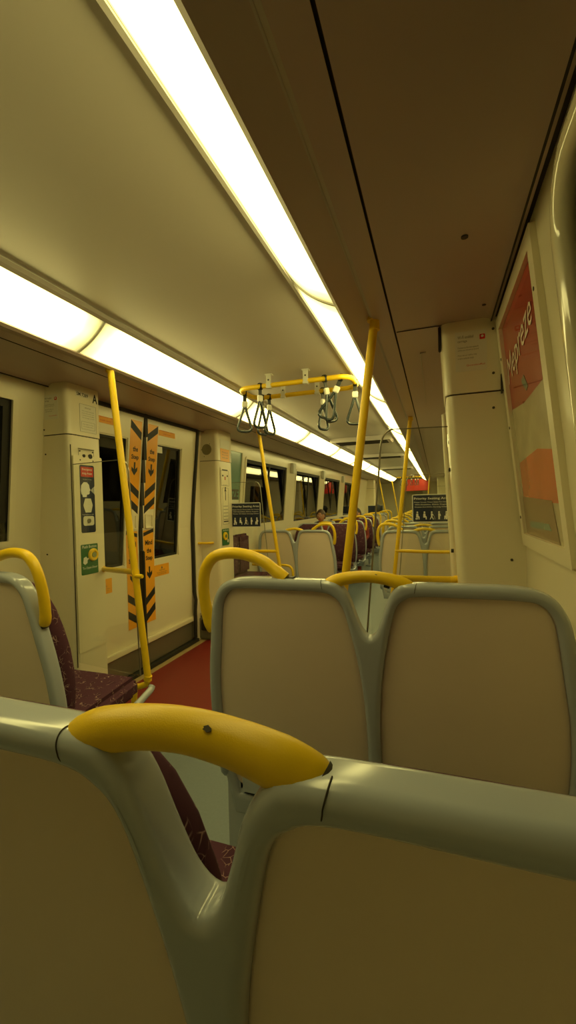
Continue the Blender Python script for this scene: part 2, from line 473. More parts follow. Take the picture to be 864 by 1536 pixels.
# ------------------------------------------------------------------ double seats
OUT = [(-.495, .28), (-.515, .40), (-.535, .52), (-.548, .64), (-.540, .80), (-.522, .92), (-.510, 1.0), (-.496, 1.055), (-.466, 1.104), (-.420, 1.127), (-.360, 1.134),
       (-.24, 1.134), (-.11, 1.132), (-.078, 1.118), (-.056, 1.085), (-.036, 1.025), (-.020, .985), (0, .968),
       (.020, .985), (.036, 1.025), (.056, 1.085), (.078, 1.118), (.11, 1.132), (.24, 1.134), (.360, 1.134), (.420, 1.127), (.466, 1.104), (.496, 1.055),
       (.510, 1.0), (.522, .92), (.540, .80), (.548, .64), (.535, .52), (.515, .40), (.495, .28)]
PANR = [(.034, .36), (.020, .57), (.024, .76), (.038, .885), (.056, .980), (.076, 1.055), (.100, 1.084), (.140, 1.096), (.25, 1.097), (.38, 1.097), (.432, 1.088),
        (.462, 1.052), (.476, .99), (.492, .88), (.508, .76), (.512, .62), (.500, .48), (.470, .36)]
TILT = .15
def yb(z): return (1.12 - z) * TILT     # rear face of the backrest, leaning back toward the passenger behind
def smooth2(P, n=3):
    S = cr_spline([(x, 0, z) for x, z in P], n, closed=False)
    return [(p.x, p.z) for p in S]
def curve_plate(splines, extrude, bevel, res=4):
    cu = bpy.data.curves.new('c', 'CURVE'); cu.dimensions = '2D'; cu.fill_mode = 'BOTH'
    cu.extrude = extrude; cu.bevel_depth = bevel; cu.bevel_resolution = res; cu.offset = -bevel
    for P in splines:
        sp = cu.splines.new('POLY'); sp.points.add(len(P)-1); sp.use_cyclic_u = True
        for i, (x, z) in enumerate(P): sp.points[i].co = (x, z, 0, 1)
    o = bpy.data.objects.new('c', cu); C.objects.link(o)
    dg = bpy.context.evaluated_depsgraph_get(); me = bpy.data.meshes.new_from_object(o.evaluated_get(dg))
    bm = NB(); bm.from_mesh(me); bmesh.ops.remove_doubles(bm, verts=bm.verts, dist=.0002)
    bpy.data.objects.remove(o); bpy.data.curves.remove(cu); bpy.data.meshes.remove(me)
    return bm
def tilt_bm(bm, y0):
    """curve plane (x, z, depth) to seat space with the backrest lean; depth becomes y"""
    for v in bm.verts:
        x, z, d = v.co; v.co = Vector((x, y0 + d + yb(z), z))
    return bm

def seat_pair(side, handle=True, hi=False, narrow=1., skirt=False, big=1.):
    """local space: x across the pair, +y the way the sitter faces, z up; side = aisle side (-1 or +1)"""
    root = empty('double_train_seat', (0, 0, 0)); root['_s'] = side; del root['_s']
    R = 6 if hi else 2; q = 4 if hi else 2
    outl = smooth2(OUT, q); pr = smooth2(PANR, q); pl = [(-x, z) for x, z in pr][::-1]
    bm = curve_plate([outl, pr, pl], .013, .0165, R)
    tilt_bm(bm, .026); obj('seat_frame', bm, M['frame'], root, sharp=60)
    if hi:
        for sx in (-1, 1):        # fine joint lines in the moulding
            b = NB(); x0 = sx*.130; pts = []
            for k in range(25):
                a = -PI*.60 + PI*1.15*k/24
                d = -.013 - .0169*math.cos(a) if abs(a) < PI/2 else -.013 + .03*(abs(a)/(PI/2)-1)
                z = 1.1155 + .0169*math.sin(a) + (.0015 if a > 0 else -.001)
                pts.append((x0 + sx*.004*math.sin(a), .026 + d + yb(z), z))
            tube(b, pts, .0007, 6); obj('frame_joint', b, M['groove'], root)
    for P in (pl, pr):            # cream back panels, slightly proud in their middle
        c = Vector((sum(p[0] for p in P)/len(P), sum(p[1] for p in P)/len(P)))
        bm = NB(); rings = []
        for k, (f, d) in enumerate(((1.012, .028), (1.004, .020), (.985, .017), (.93, .0150), (.8, .0130), (.6, .0115), (.35, .010))):
            rings.append([bm.verts.new((c.x + (x-c.x)*f, d + yb(c.y + (z-c.y)*f), c.y + (z-c.y)*f)) for x, z in P])
        n = len(P)
        for A, B in zip(rings, rings[1:]):
            for k in range(n): bm.faces.new((A[k], A[(k+1) % n], B[(k+1) % n], B[k]))
        bm.faces.new(rings[-1]); bm.faces.new(rings[0][::-1])
        obj('back_panel', bm, M['panel'], root, sharp=80)
    for sx in (-1, 1):            # upholstered backrest
        bm = NB(); rings = []
        zs = [.50, .52, .58, .66, .74, .82, .90, .98, 1.04, 1.08, 1.108, 1.120]
        def rng(z):
            lo_ = [(.42, .03), (.57, .022), (.76, .024), (.885, .038), (.98, .052), (1.055, .074), (1.11, .12)]
            hi_ = [(.42, .50), (.50, .525), (.64, .538), (.8, .530), (.92, .514), (1.0, .502), (1.055, .480), (1.11, .40)]
            def itp(T):
                for (a, u), (b_, w_) in zip(T, T[1:]):
                    if z <= b_: return u + (w_-u)*(z-a)/(b_-a)
                return T[-1][1]
            return itp(lo_), itp(hi_)
        N = 24
        for z in zs:
            a, b_ = rng(z); cx = (a+b_)/2; hw = (b_-a)/2
            e = 1.0
            if z > 1.07: e = max(.15, math.sqrt(max(0, 1-((z-1.07)/.0505)**2)))
            th = (.060 + .055 * math.sin(PI*min(1, max(0, (1.12-z)/.62)))) * .5 * (e*.6+.4 if z > 1.07 else 1)
            if z < .56: th *= .6 + .4*(z-.5)/.06
            ring = []
            for k in range(N):
                an = 2*PI*k/N; ca, sa = math.cos(an), math.sin(an)
                X = math.copysign(abs(ca)**.35, ca); Y = math.copysign(abs(sa)**.6, sa)
                ring.append(bm.verts.new((sx*(cx + hw*X*(.96+.04*e)), .034 + th + Y*th + yb(z), z)))
            rings.append(ring)
        for A, B in zip(rings, rings[1:]):
            for k in range(N): bm.faces.new((A[k], A[(k+1) % N], B[(k+1) % N], B[k]))
        bm.faces.new(rings[-1]); bm.faces.new(rings[0][::-1])
        obj('backrest', bm, M['fabric'], root, sharp=60)
        bm = NB(); box(bm, (sx*.025, .16, .405), (sx*.495, .635, .505), .03, 3)
        for v in bm.verts:
            v.co.z += .02 * (v.co.y-.16)/.42
            v.co.x -= sx*.02*max(0, (v.co.y-.45)/.13) if abs(v.co.x) > .3 else 0
        obj('seat_cushion', bm, M['fabric'], root)
        b = NB(); tube(b, cr_spline([(sx*.510, .085, .50), (sx*.520, .12, .43), (sx*.525, .22, .395), (sx*.52, .42, .405), (sx*.512, .635, .445), (sx*.508, .67, .462)], 5), .017, 12)
        obj('side_rail', b, M['frame'], root)
    bm = NB(); box(bm, (-.47, .14, .36), (.47, .56, .405), .015); box(bm, (-.47, .11, .36), (.47, .16, .52), .015)
    obj('seat_base', bm, M['frame'], root)
    if skirt:
        bm = NB(); box(bm, (-.525, .125, .015), (.525, .165, .50), .01); obj('lower_shell', bm, M['frame'], root)
    for x in (-.3, .3):
        bm = NB(); tube(bm, cr_spline([(x, .36, .37), (x, .34, .22), (x, .36, .03)], 4), .026, 12); box(bm, (x-.07, .26, 0), (x+.07, .46, .02), .006)
        obj('leg', bm, M['frame'], root)
    # yellow grab handle bridging the notch
    yc = .024
    pts = [(-.124, yc+.003, 1.108), (-.108, yc+.001, 1.122), (-.085, yc, 1.1325), (-.045, yc, 1.142), (0, yc, 1.146), (.045, yc, 1.142), (.085, yc, 1.1325), (.108, yc+.001, 1.122), (.124, yc+.003, 1.108)]
    rr = [.017, .0195, .0195, .0178, .0172, .0178, .0195, .0195, .017]
    if big != 1.:
        pts = [(x*1.07-.005, y, z-.002) for x, y, z in pts]; rr = [q_*big for q_ in rr]
        for e_, o_ in ((0, -1), (-1, 1)): pts[e_] = (pts[e_][0]-o_*.002, yc, 1.110)
    S = cr_spline(pts, 5); RS = []
    for k in range(len(S)):
        t = k/5; i = min(len(rr)-2, int(t)); RS.append(rr[i] + (rr[i+1]-rr[i])*(t-i))
    bm = NB(); tube(bm, S, RS, 24 if hi else 12)
    # round the end caps
    h = obj('grab_handle', bm, M['yellow'], root)
    if hi:
        for (cx, cz, rx, rz, a) in ((.026, 1.1447, .0040, .0026, .1),):
            F = frame_mat((cx, yc-.0128*big, cz-.0015+.0122*big), (1, 0, -.10), (.0, .7, .7)); b = NB()
            pp = [(rx*math.cos(2*PI*k/12)*(1+.25*math.sin(3*k)), rz*math.sin(2*PI*k/12)*(1+.2*math.cos(2*k))) for k in range(12)]
            poly(b, F, pp, .0009, -.0003); obj('paint_chip', b, M['chip'], h)
        b = NB()      # worn dark rim where the right end meets the moulding
        e0 = Vector(pts[-1]); t = (Vector(pts[-1])-Vector(pts[-2])).normalized()
        e1 = Vector(pts[-2]).lerp(e0, .35); tube(b, [e1, e1 + t*.005], rr[-2]*1.03, 24); obj('worn_end', b, M['chip'], h)
        b = NB(); tube(b, [(.046, yc-.001, 1.1235), (.062, yc-.001, 1.1195)], .0068, 12); obj('mounting_bolt', b, M['gasket'], h)
    if handle:
        s = side
        pts = [(s*.250, yc, 1.130), (s*.285, yc, 1.156), (s*.325, yc, 1.184), (s*.385, yc, 1.203), (s*.445, yc, 1.206), (s*.495, yc, 1.192), (s*.528, yc+.002, 1.150),
               (s*.541, yc+.01, 1.090), (s*.541, yc+.02, 1.03), (s*.534, yc+.028, .975), (s*.522, yc+.034, .945)]
        rr = [.020] + [.0185]*6 + [.0185, .019, .020, .018]
        S = cr_spline(pts, 4); RS = [rr[min(len(rr)-1, k//4)] for k in range(len(S))]
        bm = NB(); tube(bm, S, RS, 16 if hi else 10); h2 = obj('side_handle', bm, M['yellow'], root)
        b = NB(); box(b, (s*.215, yc-.018, 1.124), (s*.252, yc+.018, 1.138), .006); obj('handle_foot', b, M['chip'], h2)
        b = NB(); tube(b, [(s*.520, yc+.034, .952), (s*.516, yc+.037, .935)], .0165, 12); obj('worn_end', b, M['chip'], h2)
    if narrow != 1.: root.scale = (narrow, 1, 1)
    return root

def put(root, x, y, z, rz, label, group):
    root.location = (x, y, z); root.rotation_euler = (0, 0, rz)
    return tag(root, label, 'train seat', group)
near = seat_pair(-1, handle=False, hi=True, big=1.13)
put(near, .785, .308, 0, 0, 'double seat nearest the camera, seen from behind, its wide yellow handle filling the foreground', 'forward facing seats on the right')
near.scale = (1, 1, 1.010)
second = seat_pair(-1, hi=True, skirt=True)
put(second, .81, 1.197, 0, 0, 'double seat in front of the nearest one, beside the red floor and right pillar', 'forward facing seats on the right')
third = seat_pair(1, hi=True)
put(third, -.855, 1.10, 0, 0, 'double seat at the left edge by the left pillar, maroon cushion showing past its back', 'forward facing seats on the left')
third.scale = (.97, 1, 1)
low_r = seat_pair(-1); low_l = seat_pair(1)
put(low_r, .86, 5.20, lo, 0, 'cream backed double seat behind the right hand priority seating sign', 'forward facing seats on the right')
put(low_l, -.78, 5.30, lo, 0, 'cream backed double seat below the windows, just right of the left priority sign', 'forward facing seats on the left')
names = ['second', 'third', 'fourth', 'fifth']
for i, y in enumerate((6.1, 7.0, 7.9, 8.8, 9.7)):
    c = copy_tree(low_r); put(c, .82, y, lo, 0, 'cream backed double seat in the far right row, behind the priority sign', 'far seats on the right')
flab = ['first maroon double seat facing the camera, just left of the tall yellow pole',
        'second maroon double seat facing the camera, just right of the tall yellow pole',
        'third maroon double seat facing the camera along the aisle',
        'fourth maroon double seat facing the camera along the aisle', 'fifth and farthest maroon double seat facing the camera']
low_rl = seat_pair(-1)
put(low_rl, -.80, 7.10, lo, PI, flab[0], 'camera facing seats on the left')
for i, y in enumerate((8.1, 9.15, 10.3)):
    c = copy_tree(low_rl); put(c, -.80, y, lo, PI, flab[i+1], 'camera facing seats on the left')
for i, y in enumerate((11.9, 12.8)):
    c = copy_tree(low_l); put(c, -.80, y, lo, 0, 'cream backed double seat far down the left of the aisle, beyond the maroon ones' if i == 0 else 'farthest cream backed double seat on the left, under the small far sign', 'far seats on the left')
for i, y in enumerate((10.8, 11.8, 12.8)):
    c = copy_tree(low_rl); c.rotation_euler = (0, 0, PI)
    put(c, .82, y, lo, 0, 'far double seat on the right near the end vestibule', 'far seats on the right')

# longitudinal priority seat behind the left screen
r = empty('bench_seat', (-1.1, 4.75, lo))
b = NB(); box(b, (-1.335, 4.3, .42), (-.93, 4.92, .52), .03, 3); obj('seat_cushion', b, M['fabric'], r)
b = NB(); box(b, (-1.335, 4.3, .52), (-1.24, 4.60, 1.00), .03, 3); box(b, (-1.335, 4.61, .52), (-1.24, 4.92, 1.00), .03, 3); obj('backrest', b, M['fabric'], r)
b = NB(); box(b, (-1.33, 4.32, lo), (-1.05, 4.9, .42), .02); obj('seat_base', b, M['frame'], r)
b = NB(); tube(b, cr_spline([(-1.22, 4.94, .60), (-1.0, 4.94, .60), (-.78, 4.94, .60), (-.70, 4.94, .57), (-.68, 4.94, .48), (-.72, 4.94, .38), (-.95, 4.94, .36)], 5), .016, 10); obj('armrest_loop', b, M['yellow'], r)
tag(r, 'maroon side bench against the left wall behind the left priority sign', 'bench seat')

# ------------------------------------------------------------------ pillars
def pillar(name, s, y0, y1, xtop, xbot, label, cut=1.815, ztop=2.128, zb=0., flare=0.):
    root = empty(name, (s*1.2, (y0+y1)/2, zb)); tag(root, label, 'pillar', 'door pillars')
    def prism(za, zb_, inset, nz=6, rr=.035):
        bm = NB(); rings = []
        for k in range(nz+1):
            z = za + (zb_-za)*k/nz
            xi = xbot + (xtop-xbot)*max(0, min(1, (z-.9)/1.2)) + inset
            if flare and z < .5: xi -= flare * ((.5-z)/.5)**1.5
            xo = wx(z) + .01
            pts = []
            ya, yz = y0+inset, y1-inset
            pts.append((xo, ya))
            for j in range(7):
                a = -PI/2 - PI/2*j/6; pts.append((xi+rr + rr*math.cos(a), ya+rr + rr*math.sin(a)))
            for j in range(7):
                a = PI - PI/2*j/6; pts.append((xi+rr + rr*math.cos(a), yz-rr + rr*math.sin(a)))
            pts.append((xo, yz))
            rings.append([bm.verts.new((s*x, y, z)) for x, y in pts])
        n = len(rings[0])
        for A, B in zip(rings, rings[1:]):
            for k in range(n): bm.faces.new((A[k], A[(k+1) % n], B[(k+1) % n], B[k]))
        bm.faces.new(rings[-1]); bm.faces.new(rings[0][::-1])
        return bm
    obj('pillar_body', prism(zb, cut-.003, .004), M['pillar'], root)
    obj('upper_cover', prism(cut+.003, ztop, 0.), M['pillar'], root)
    obj('joint', prism(cut-.004, cut+.004, .008, 1), M['groove'], root)
    return root

PL = pillar('door_pillar', -1, 2.0, 2.28, 1.095, 1.080, 'cream door pillar on the left with the emergency help panel and green door button')
PR = pillar('door_pillar', 1, 2.0, 2.28, 1.028, 1.090, 'cream door pillar on the right with the white carriage notice, beside the red poster')
PL2 = pillar('door_pillar', -1, 3.84, 4.18, 1.085, 1.080, 'cream door pillar beyond the left doors with a round speaker and small green button')
PR2 = pillar('door_pillar', 1, 3.84, 4.18, 1.085, 1.14, 'cream door pillar beyond the right doors, mostly hidden by the near right pillar')

def carriage_notice(F, parent, w=.115, h=.16):
    b = NB(); plate(F, w, h, .0012, .004, bm=b); n = obj('notice', b, M['paper'], parent, smooth=False, label='white carriage notice with a small red square')
    b = NB(); text(b, F, 'Wi-Fi enabled', w*.50, h*.075, -w*.17, h*.36, .0018); text(b, F, 'carriage', w*.30, h*.075, -w*.27, h*.25, .0018)
    for k in range(2): text(b, F, ['Connect to the free network', 'while you travel on board'][k], w*.66, h*.045, -w*.09, h*(.10-.07*k), .0018)
    text(b, F, 'Please ask our staff for help', w*.60, h*.045, -w*.12, -h*.10, .0018); text(b, F, 'or visit us online for details', w*.5, h*.045, -w*.17, -h*.17, .0018)
    tobj('notice_text', b, M['greyp'], n)
    b = NB(); plate(F, w*.17, w*.17, .0012, .003, .0012, w*.36, h*.32, bm=b); text(b, F, 'QueenslandRail', w*.58, h*.05, w*.14, -h*.36, .0018); tobj('notice_emblem', b, M['redp'], n)
    b = NB(); disc(b, F, w*.36, h*.33, w*.045, .0005, .0026, 10); tobj('emblem_mark', b, M['paper'], n)
carriage_notice(frame_mat((1.149, 2.0-.0005, 1.995), **XP), PR, .125, .17)
screws(frame_mat((1.2, 1.9995, 1.95), **XP), [(.036, .125), (.035, -.06)], PR, .0055)
screws(frame_mat((1.2, 2.0035, 1.5), **XP), [(.034, .245), (.095, -.40)], PR, .0055)
b = NB(); box(b, (1.262, 1.985, 1.80), (1.268, 2.0, 1.88)); obj('hinge_slot', b, M['groove'], PR)
b = NB(); box(b, (1.018, 2.02, 2.02), (1.03, 2.05, 2.125), .003); obj('edge_strip', b, M['groove'], PR)
for z in (1.63, 1.5, 1.12):
    b = NB(); F = frame_mat((1.066+.012*(1.63-z), 2.14, z), **RA); disc(b, F, 0, 0, .009, .012); obj('button', b, M['gasket'], PR)

carriage_notice(frame_mat((-1.215, 2.0-.0005, 1.985), **XP), PL, .11, .15)
screws(frame_mat((-1.2, 1.9995, 1.9), **XP), [(-.075, .13), (-.075, -.05)], PL, .005)
screws(frame_mat((-1.2, 2.0035, 1.5), **XP), [(-.075, .20), (-.09, -.42)], PL, .005)
# number plate, letter and notice on the aisle face of the upper cover
FA = lambda y, z: frame_mat((-(1.080 + .015*max(0, min(1, (z-.9)/1.2))) + .0005, y, z), **LA)
b = NB(); F = FA(2.125, 2.075); plate(F, .110, .034, .001, .003, bm=b); n = obj('number_plate', b, M['paper'], PL, smooth=False)
b = NB(); text(b, F, 'SM 7289', .092, .022, 0, 0, .0016, bold=.02); tobj('number', b, M['black'], n)
b = NB(); F = FA(2.228, 2.070); text(b, F, 'A', .042, .058, 0, 0, .001, bold=.03); tobj('letter', b, M['black'], PL)
F = FA(2.165, 1.93); b = NB(); plate(F, .135, .175, .001, .004, bm=b); n = obj('notice', b, M['paper'], PL, smooth=False)
b = NB(); ring_plate(b, F, .135, .175, .0012, .0005, .004, .001); ring_plate(b, F, .11, .048, .001, .0005, .003, .001, 0, -.045)
text(b, F, 'IMPORTANT', .05, .009, 0, .066, .0016)
for k in range(4): text(b, F, ['This carriage is fitted with', 'security cameras which record', 'at all times for the safety', 'of our passengers and staff'][k], .10, .007, 0, .045-.014*k, .0016)
for k in range(2): text(b, F, ['Fines apply for misuse', 'of the emergency equipment'][k], .085, .007, 0, -.038-.014*k, .0016)
tobj('notice_text', b, M['greyp'], n)
# control panel
F = FA(2.12, 1.20)
b = NB(); plate(F, .235, 1.22, .003, .012, 0, .02, -.12, bm=b); cp = obj('control_panel', b, M['door'], PL)
b = NB(); plate(F, .006, 1.36, .002, 0, .0005, -.112, -.13, bm=b); obj('panel_gap', b, M['groove'], PL)
F = frame_mat((-1.0825, 2.13, 1.69), **LA)
b = NB(); ring_plate(b, F, .125, .075, .0018, .001, .002, 0); plate(F, .13, .005, .002, 0, 0, 0, .043, bm=b); obj('jack_plate', b, M['greyp'], cp)
for x, rr in ((-.022, .010), (.030, .015)):
    b = NB(); disc(b, F, x, 0, rr, .006, 0); obj('socket', b, M['gasket'], cp)
screws(F, [(-.052, .028), (.052, .028), (-.052, -.028), (.052, -.028)], cp, .005)
F = frame_mat((-1.0815, 2.128, 1.42), **LA)          # emergency help point
b = NB(); plate(F, .118, .425, .002, .012, bm=b); hp = obj('help_point_sign', b, M['navy'], cp, smooth=False, label='navy emergency help point sign with white pictograms')
b = NB(); plate(F, .100, .062, .001, .003, .002, 0, .170, bm=b); obj('red_heading', b, M['redp'], hp, smooth=False)
b = NB(); text(b, F, 'Emergency', .08, .017, 0, .184, .0035, bold=.01); text(b, F, 'Help Point', .08, .017, 0, .158, .0035, bold=.01); text(b, F, 'Press button and speak', .07, .006, 0, .122, .0025)
head = [(-.05, .03), (-.055, .055), (-.05, .085), (-.03, .105), (-.005, .105), (.012, .09), (.016, .07), (.024, .055), (.016, .05), (.016, .035), (.008, .028), (-.006, .028), (-.01, .012), (-.04, .012), (-.042, .025)]
poly(b, F, head, .001, .002)
for k in range(4):
    a = [(.030+.008*k, .062+.006*k), (.034+.008*k, .062+.006*k), (.034+.008*k, .048-.006*k), (.030+.008*k, .048-.006*k)]; poly(b, F, a, .001, .002)
tobj('pictogram', b, M['white'], hp)
b = NB(); poly(b, F, [(-.022, -.085), (.024, -.085), (.038, -.04), (.024, .003), (-.022, .003), (-.038, -.04)], .001, .002); obj('hexagon_grille', b, M['paper'], hp, smooth=False)
b = NB(); text(b, F, 'Push button to talk', .09, .007, 0, -.098, .0025); tobj('caption', b, M['white'], hp)
b = NB(); plate(F, .088, .06, .0015, .015, .002, .002, -.138, bm=b); obj('button_plate', b, M['paper'], hp, smooth=False)
b = NB(); disc(b, F, .002, -.138, .014, .006, .003); obj('call_button', b, M['steel'], hp)
screws(F, [(-.053, .195), (.053, .0), (-.053, 0), (-.05, -.195), (.053, -.19)], cp, .004)
F = frame_mat((-1.0815, 2.128, 1.04), **LA)          # green push button sign
b = NB(); plate(F, .138, .190, .003, .008, bm=b); gs = obj('door_button_sign', b, M['green'], cp, smooth=False, label='green push button to open door sign')
b = NB(); text(b, F, 'Push Button', .115, .018, 0, .080, .0035, bold=.01); text(b, F, 'To Open Door', .12, .020, 0, -.055, .0035, bold=.01)
poly(b, F, [(-.055, -.02), (-.05, .012), (-.03, .018), (-.022, .006), (-.006, .012), (-.004, .004), (-.02, -.004), (-.022, -.022), (-.04, -.032)], .001, .003)
tobj('sign_text', b, M['white'], gs)
b = NB(); n = 22
prof = [(.0, .030, .003), (0, .040, .003), (0, .040, .010), (0, .034, .017), (0, .024, .018), (0, .020, .012)]
rings = [[b.verts.new(F @ Vector((.026+r_*math.cos(2*PI*k/n), .025+r_*math.sin(2*PI*k/n), z))) for k in range(n)] for _, r_, z in prof[1:]]
for A, B in zip(rings, rings[1:]):
    for k in range(n): b.faces.new((A[k], A[(k+1) % n], B[(k+1) % n], B[k]))
b.faces.new(rings[-1]); b.faces.new(rings[0][::-1]); obj('yellow_button_ring', b, M['yellow'], gs)
b = NB(); disc(b, F, .026, .025, .017, .006, .010); obj('button_lens', b, M['led'], gs)

# far left pillar details
FB = lambda y, z: frame_mat((-(1.080 + .005*max(0, min(1, (z-.9)/1.2))) + .0005, y, z), **LA)
F = frame_mat((-1.20, 3.8395, 1.93), **XP); b = NB(); disc(b, F, 0, 0, .055, .003, 0, 28); obj('speaker_grille', b, M['grille'], PL2)
screws(F, [(-.06, .0), (.035, .055), (-.03, -.07)], PL2, .004)
F = FB(4.01, 1.93); b = NB(); plate(F, .20, .13, .0015, .004, 0, 0, -.05, bm=b); n = obj('sticker', b, M['orange'], PL2, smooth=False)
b = NB()
for k in range(3): text(b, F, ['Caution', 'Mind your hands', 'near the doors'][k], .13, .014, 0, -.02-.028*k, .002)
tobj('sticker_text', b, M['greyp'], n)
b = NB(); plate(F, .20, .09, .0015, .004, 0, 0, .065, bm=b); obj('sticker', b, M['paper'], PL2, smooth=False)
F = FB(3.99, 1.44); b = NB(); plate(F, .19, .62, .002, .01, bm=b); cp2 = obj('control_panel', b, M['door'], PL2)
b = NB(); ring_plate(b, F, .17, .16, .002, .001, .004, .002, 0, .20); ring_plate(b, F, .13, .38, .002, .001, .004, .002, 0, -.09)
poly(b, F, [(-.006, -.03), (.006, -.03), (.006, .07), (.022, .06), (0, .105), (-.022, .06), (-.006, .07)], .001, .002)
for k in range(5): plate(F, .10, .004, .001, 0, .002, 0, -.09-.035*k, bm=b)
plate(F, .12, .012, .001, 0, .002, 0, .285, bm=b); plate(F, .10, .012, .001, 0, .002, 0, -.25, bm=b)
text(b, F, 'Emergency', .10, .014, 0, .128, .0026)
tobj('panel_print', b, M['black'], cp2)
b = NB(); plate(F, .012, .035, .003, .002, .002, 0, .20, bm=b); obj('red_key_switch', b, M['redp'], cp2)
for x, z in ((-.05, .225), (.05, .225), (0, .10)):
    b = NB(); disc(b, F, x, z, .009, .004, .002); obj('socket', b, M['gasket'], cp2)
F = FB(3.97, 1.03); b = NB(); plate(F, .15, .17, .003, .008, bm=b); gs = obj('door_button_sign', b, M['green'], PL2, smooth=False)
b = NB(); disc(b, F, -.02, .01, .042, .012, .003); obj('yellow_button_ring', b, M['yellow'], gs)
b = NB(); disc(b, F, -.02, .01, .018, .006, .015); obj('button_lens', b, M['led'], gs)
b = NB(); text(b, F, 'Push Button', .12, .016, 0, .070, .0036); poly(b, F, [(.03, -.05), (.04, -.02), (.055, -.03), (.06, -.05), (.045, -.065)], .001, .003); tobj('sign_text', b, M['white'], gs)
# yellow grab rail beside the door, on the front face of the far left pillar, and the kick plate below
def door_rail(s, x, label, bright='yellow'):
    r = empty('grab_rail', (s*x, 3.80, .2))
    b = NB(); tube(b, cr_spline([(s*x, 3.842, 1.86), (s*x, 3.80, 1.84), (s*x, 3.775, 1.78), (s*x, 3.77, 1.6), (s*x, 3.77, .6), (s*x, 3.775, .52), (s*x, 3.80, .45), (s*x, 3.842, .43)], 6), .017, 12)
    obj('rail', b, M[bright], r)
    b = NB(); tube(b, [(s*x, 3.772, .98), (s*(x-.13), 3.80, .98), (s*(x-.16), 3.842, .98)], .012, 10); obj('side_arm', b, M[bright], r)
    tag(r, label, 'grab rail')
door_rail(-1, 1.315, 'yellow vertical grab rail beside the right edge of the left doors')
r = empty('heater_cover', (-1.2, 3.80, 0)); b = NB()
box(b, (-1.34, 3.76, .0), (-1.12, 3.838, .24), .02, 3); obj('kick_plate', b, M['darksteel'], r)
b = NB(); box(b, (-1.33, 3.775, .24), (-1.13, 3.838, .38), .025, 3); obj('cover_cap', b, M['pillar'], r)
b = NB(); box(b, (-1.27, 3.748, .10), (-1.17, 3.762, .21), .006); obj('vent', b, M['gasket'], r)
tag(r, 'small steel fronted cover at the foot of the far left door pillar', 'cover')

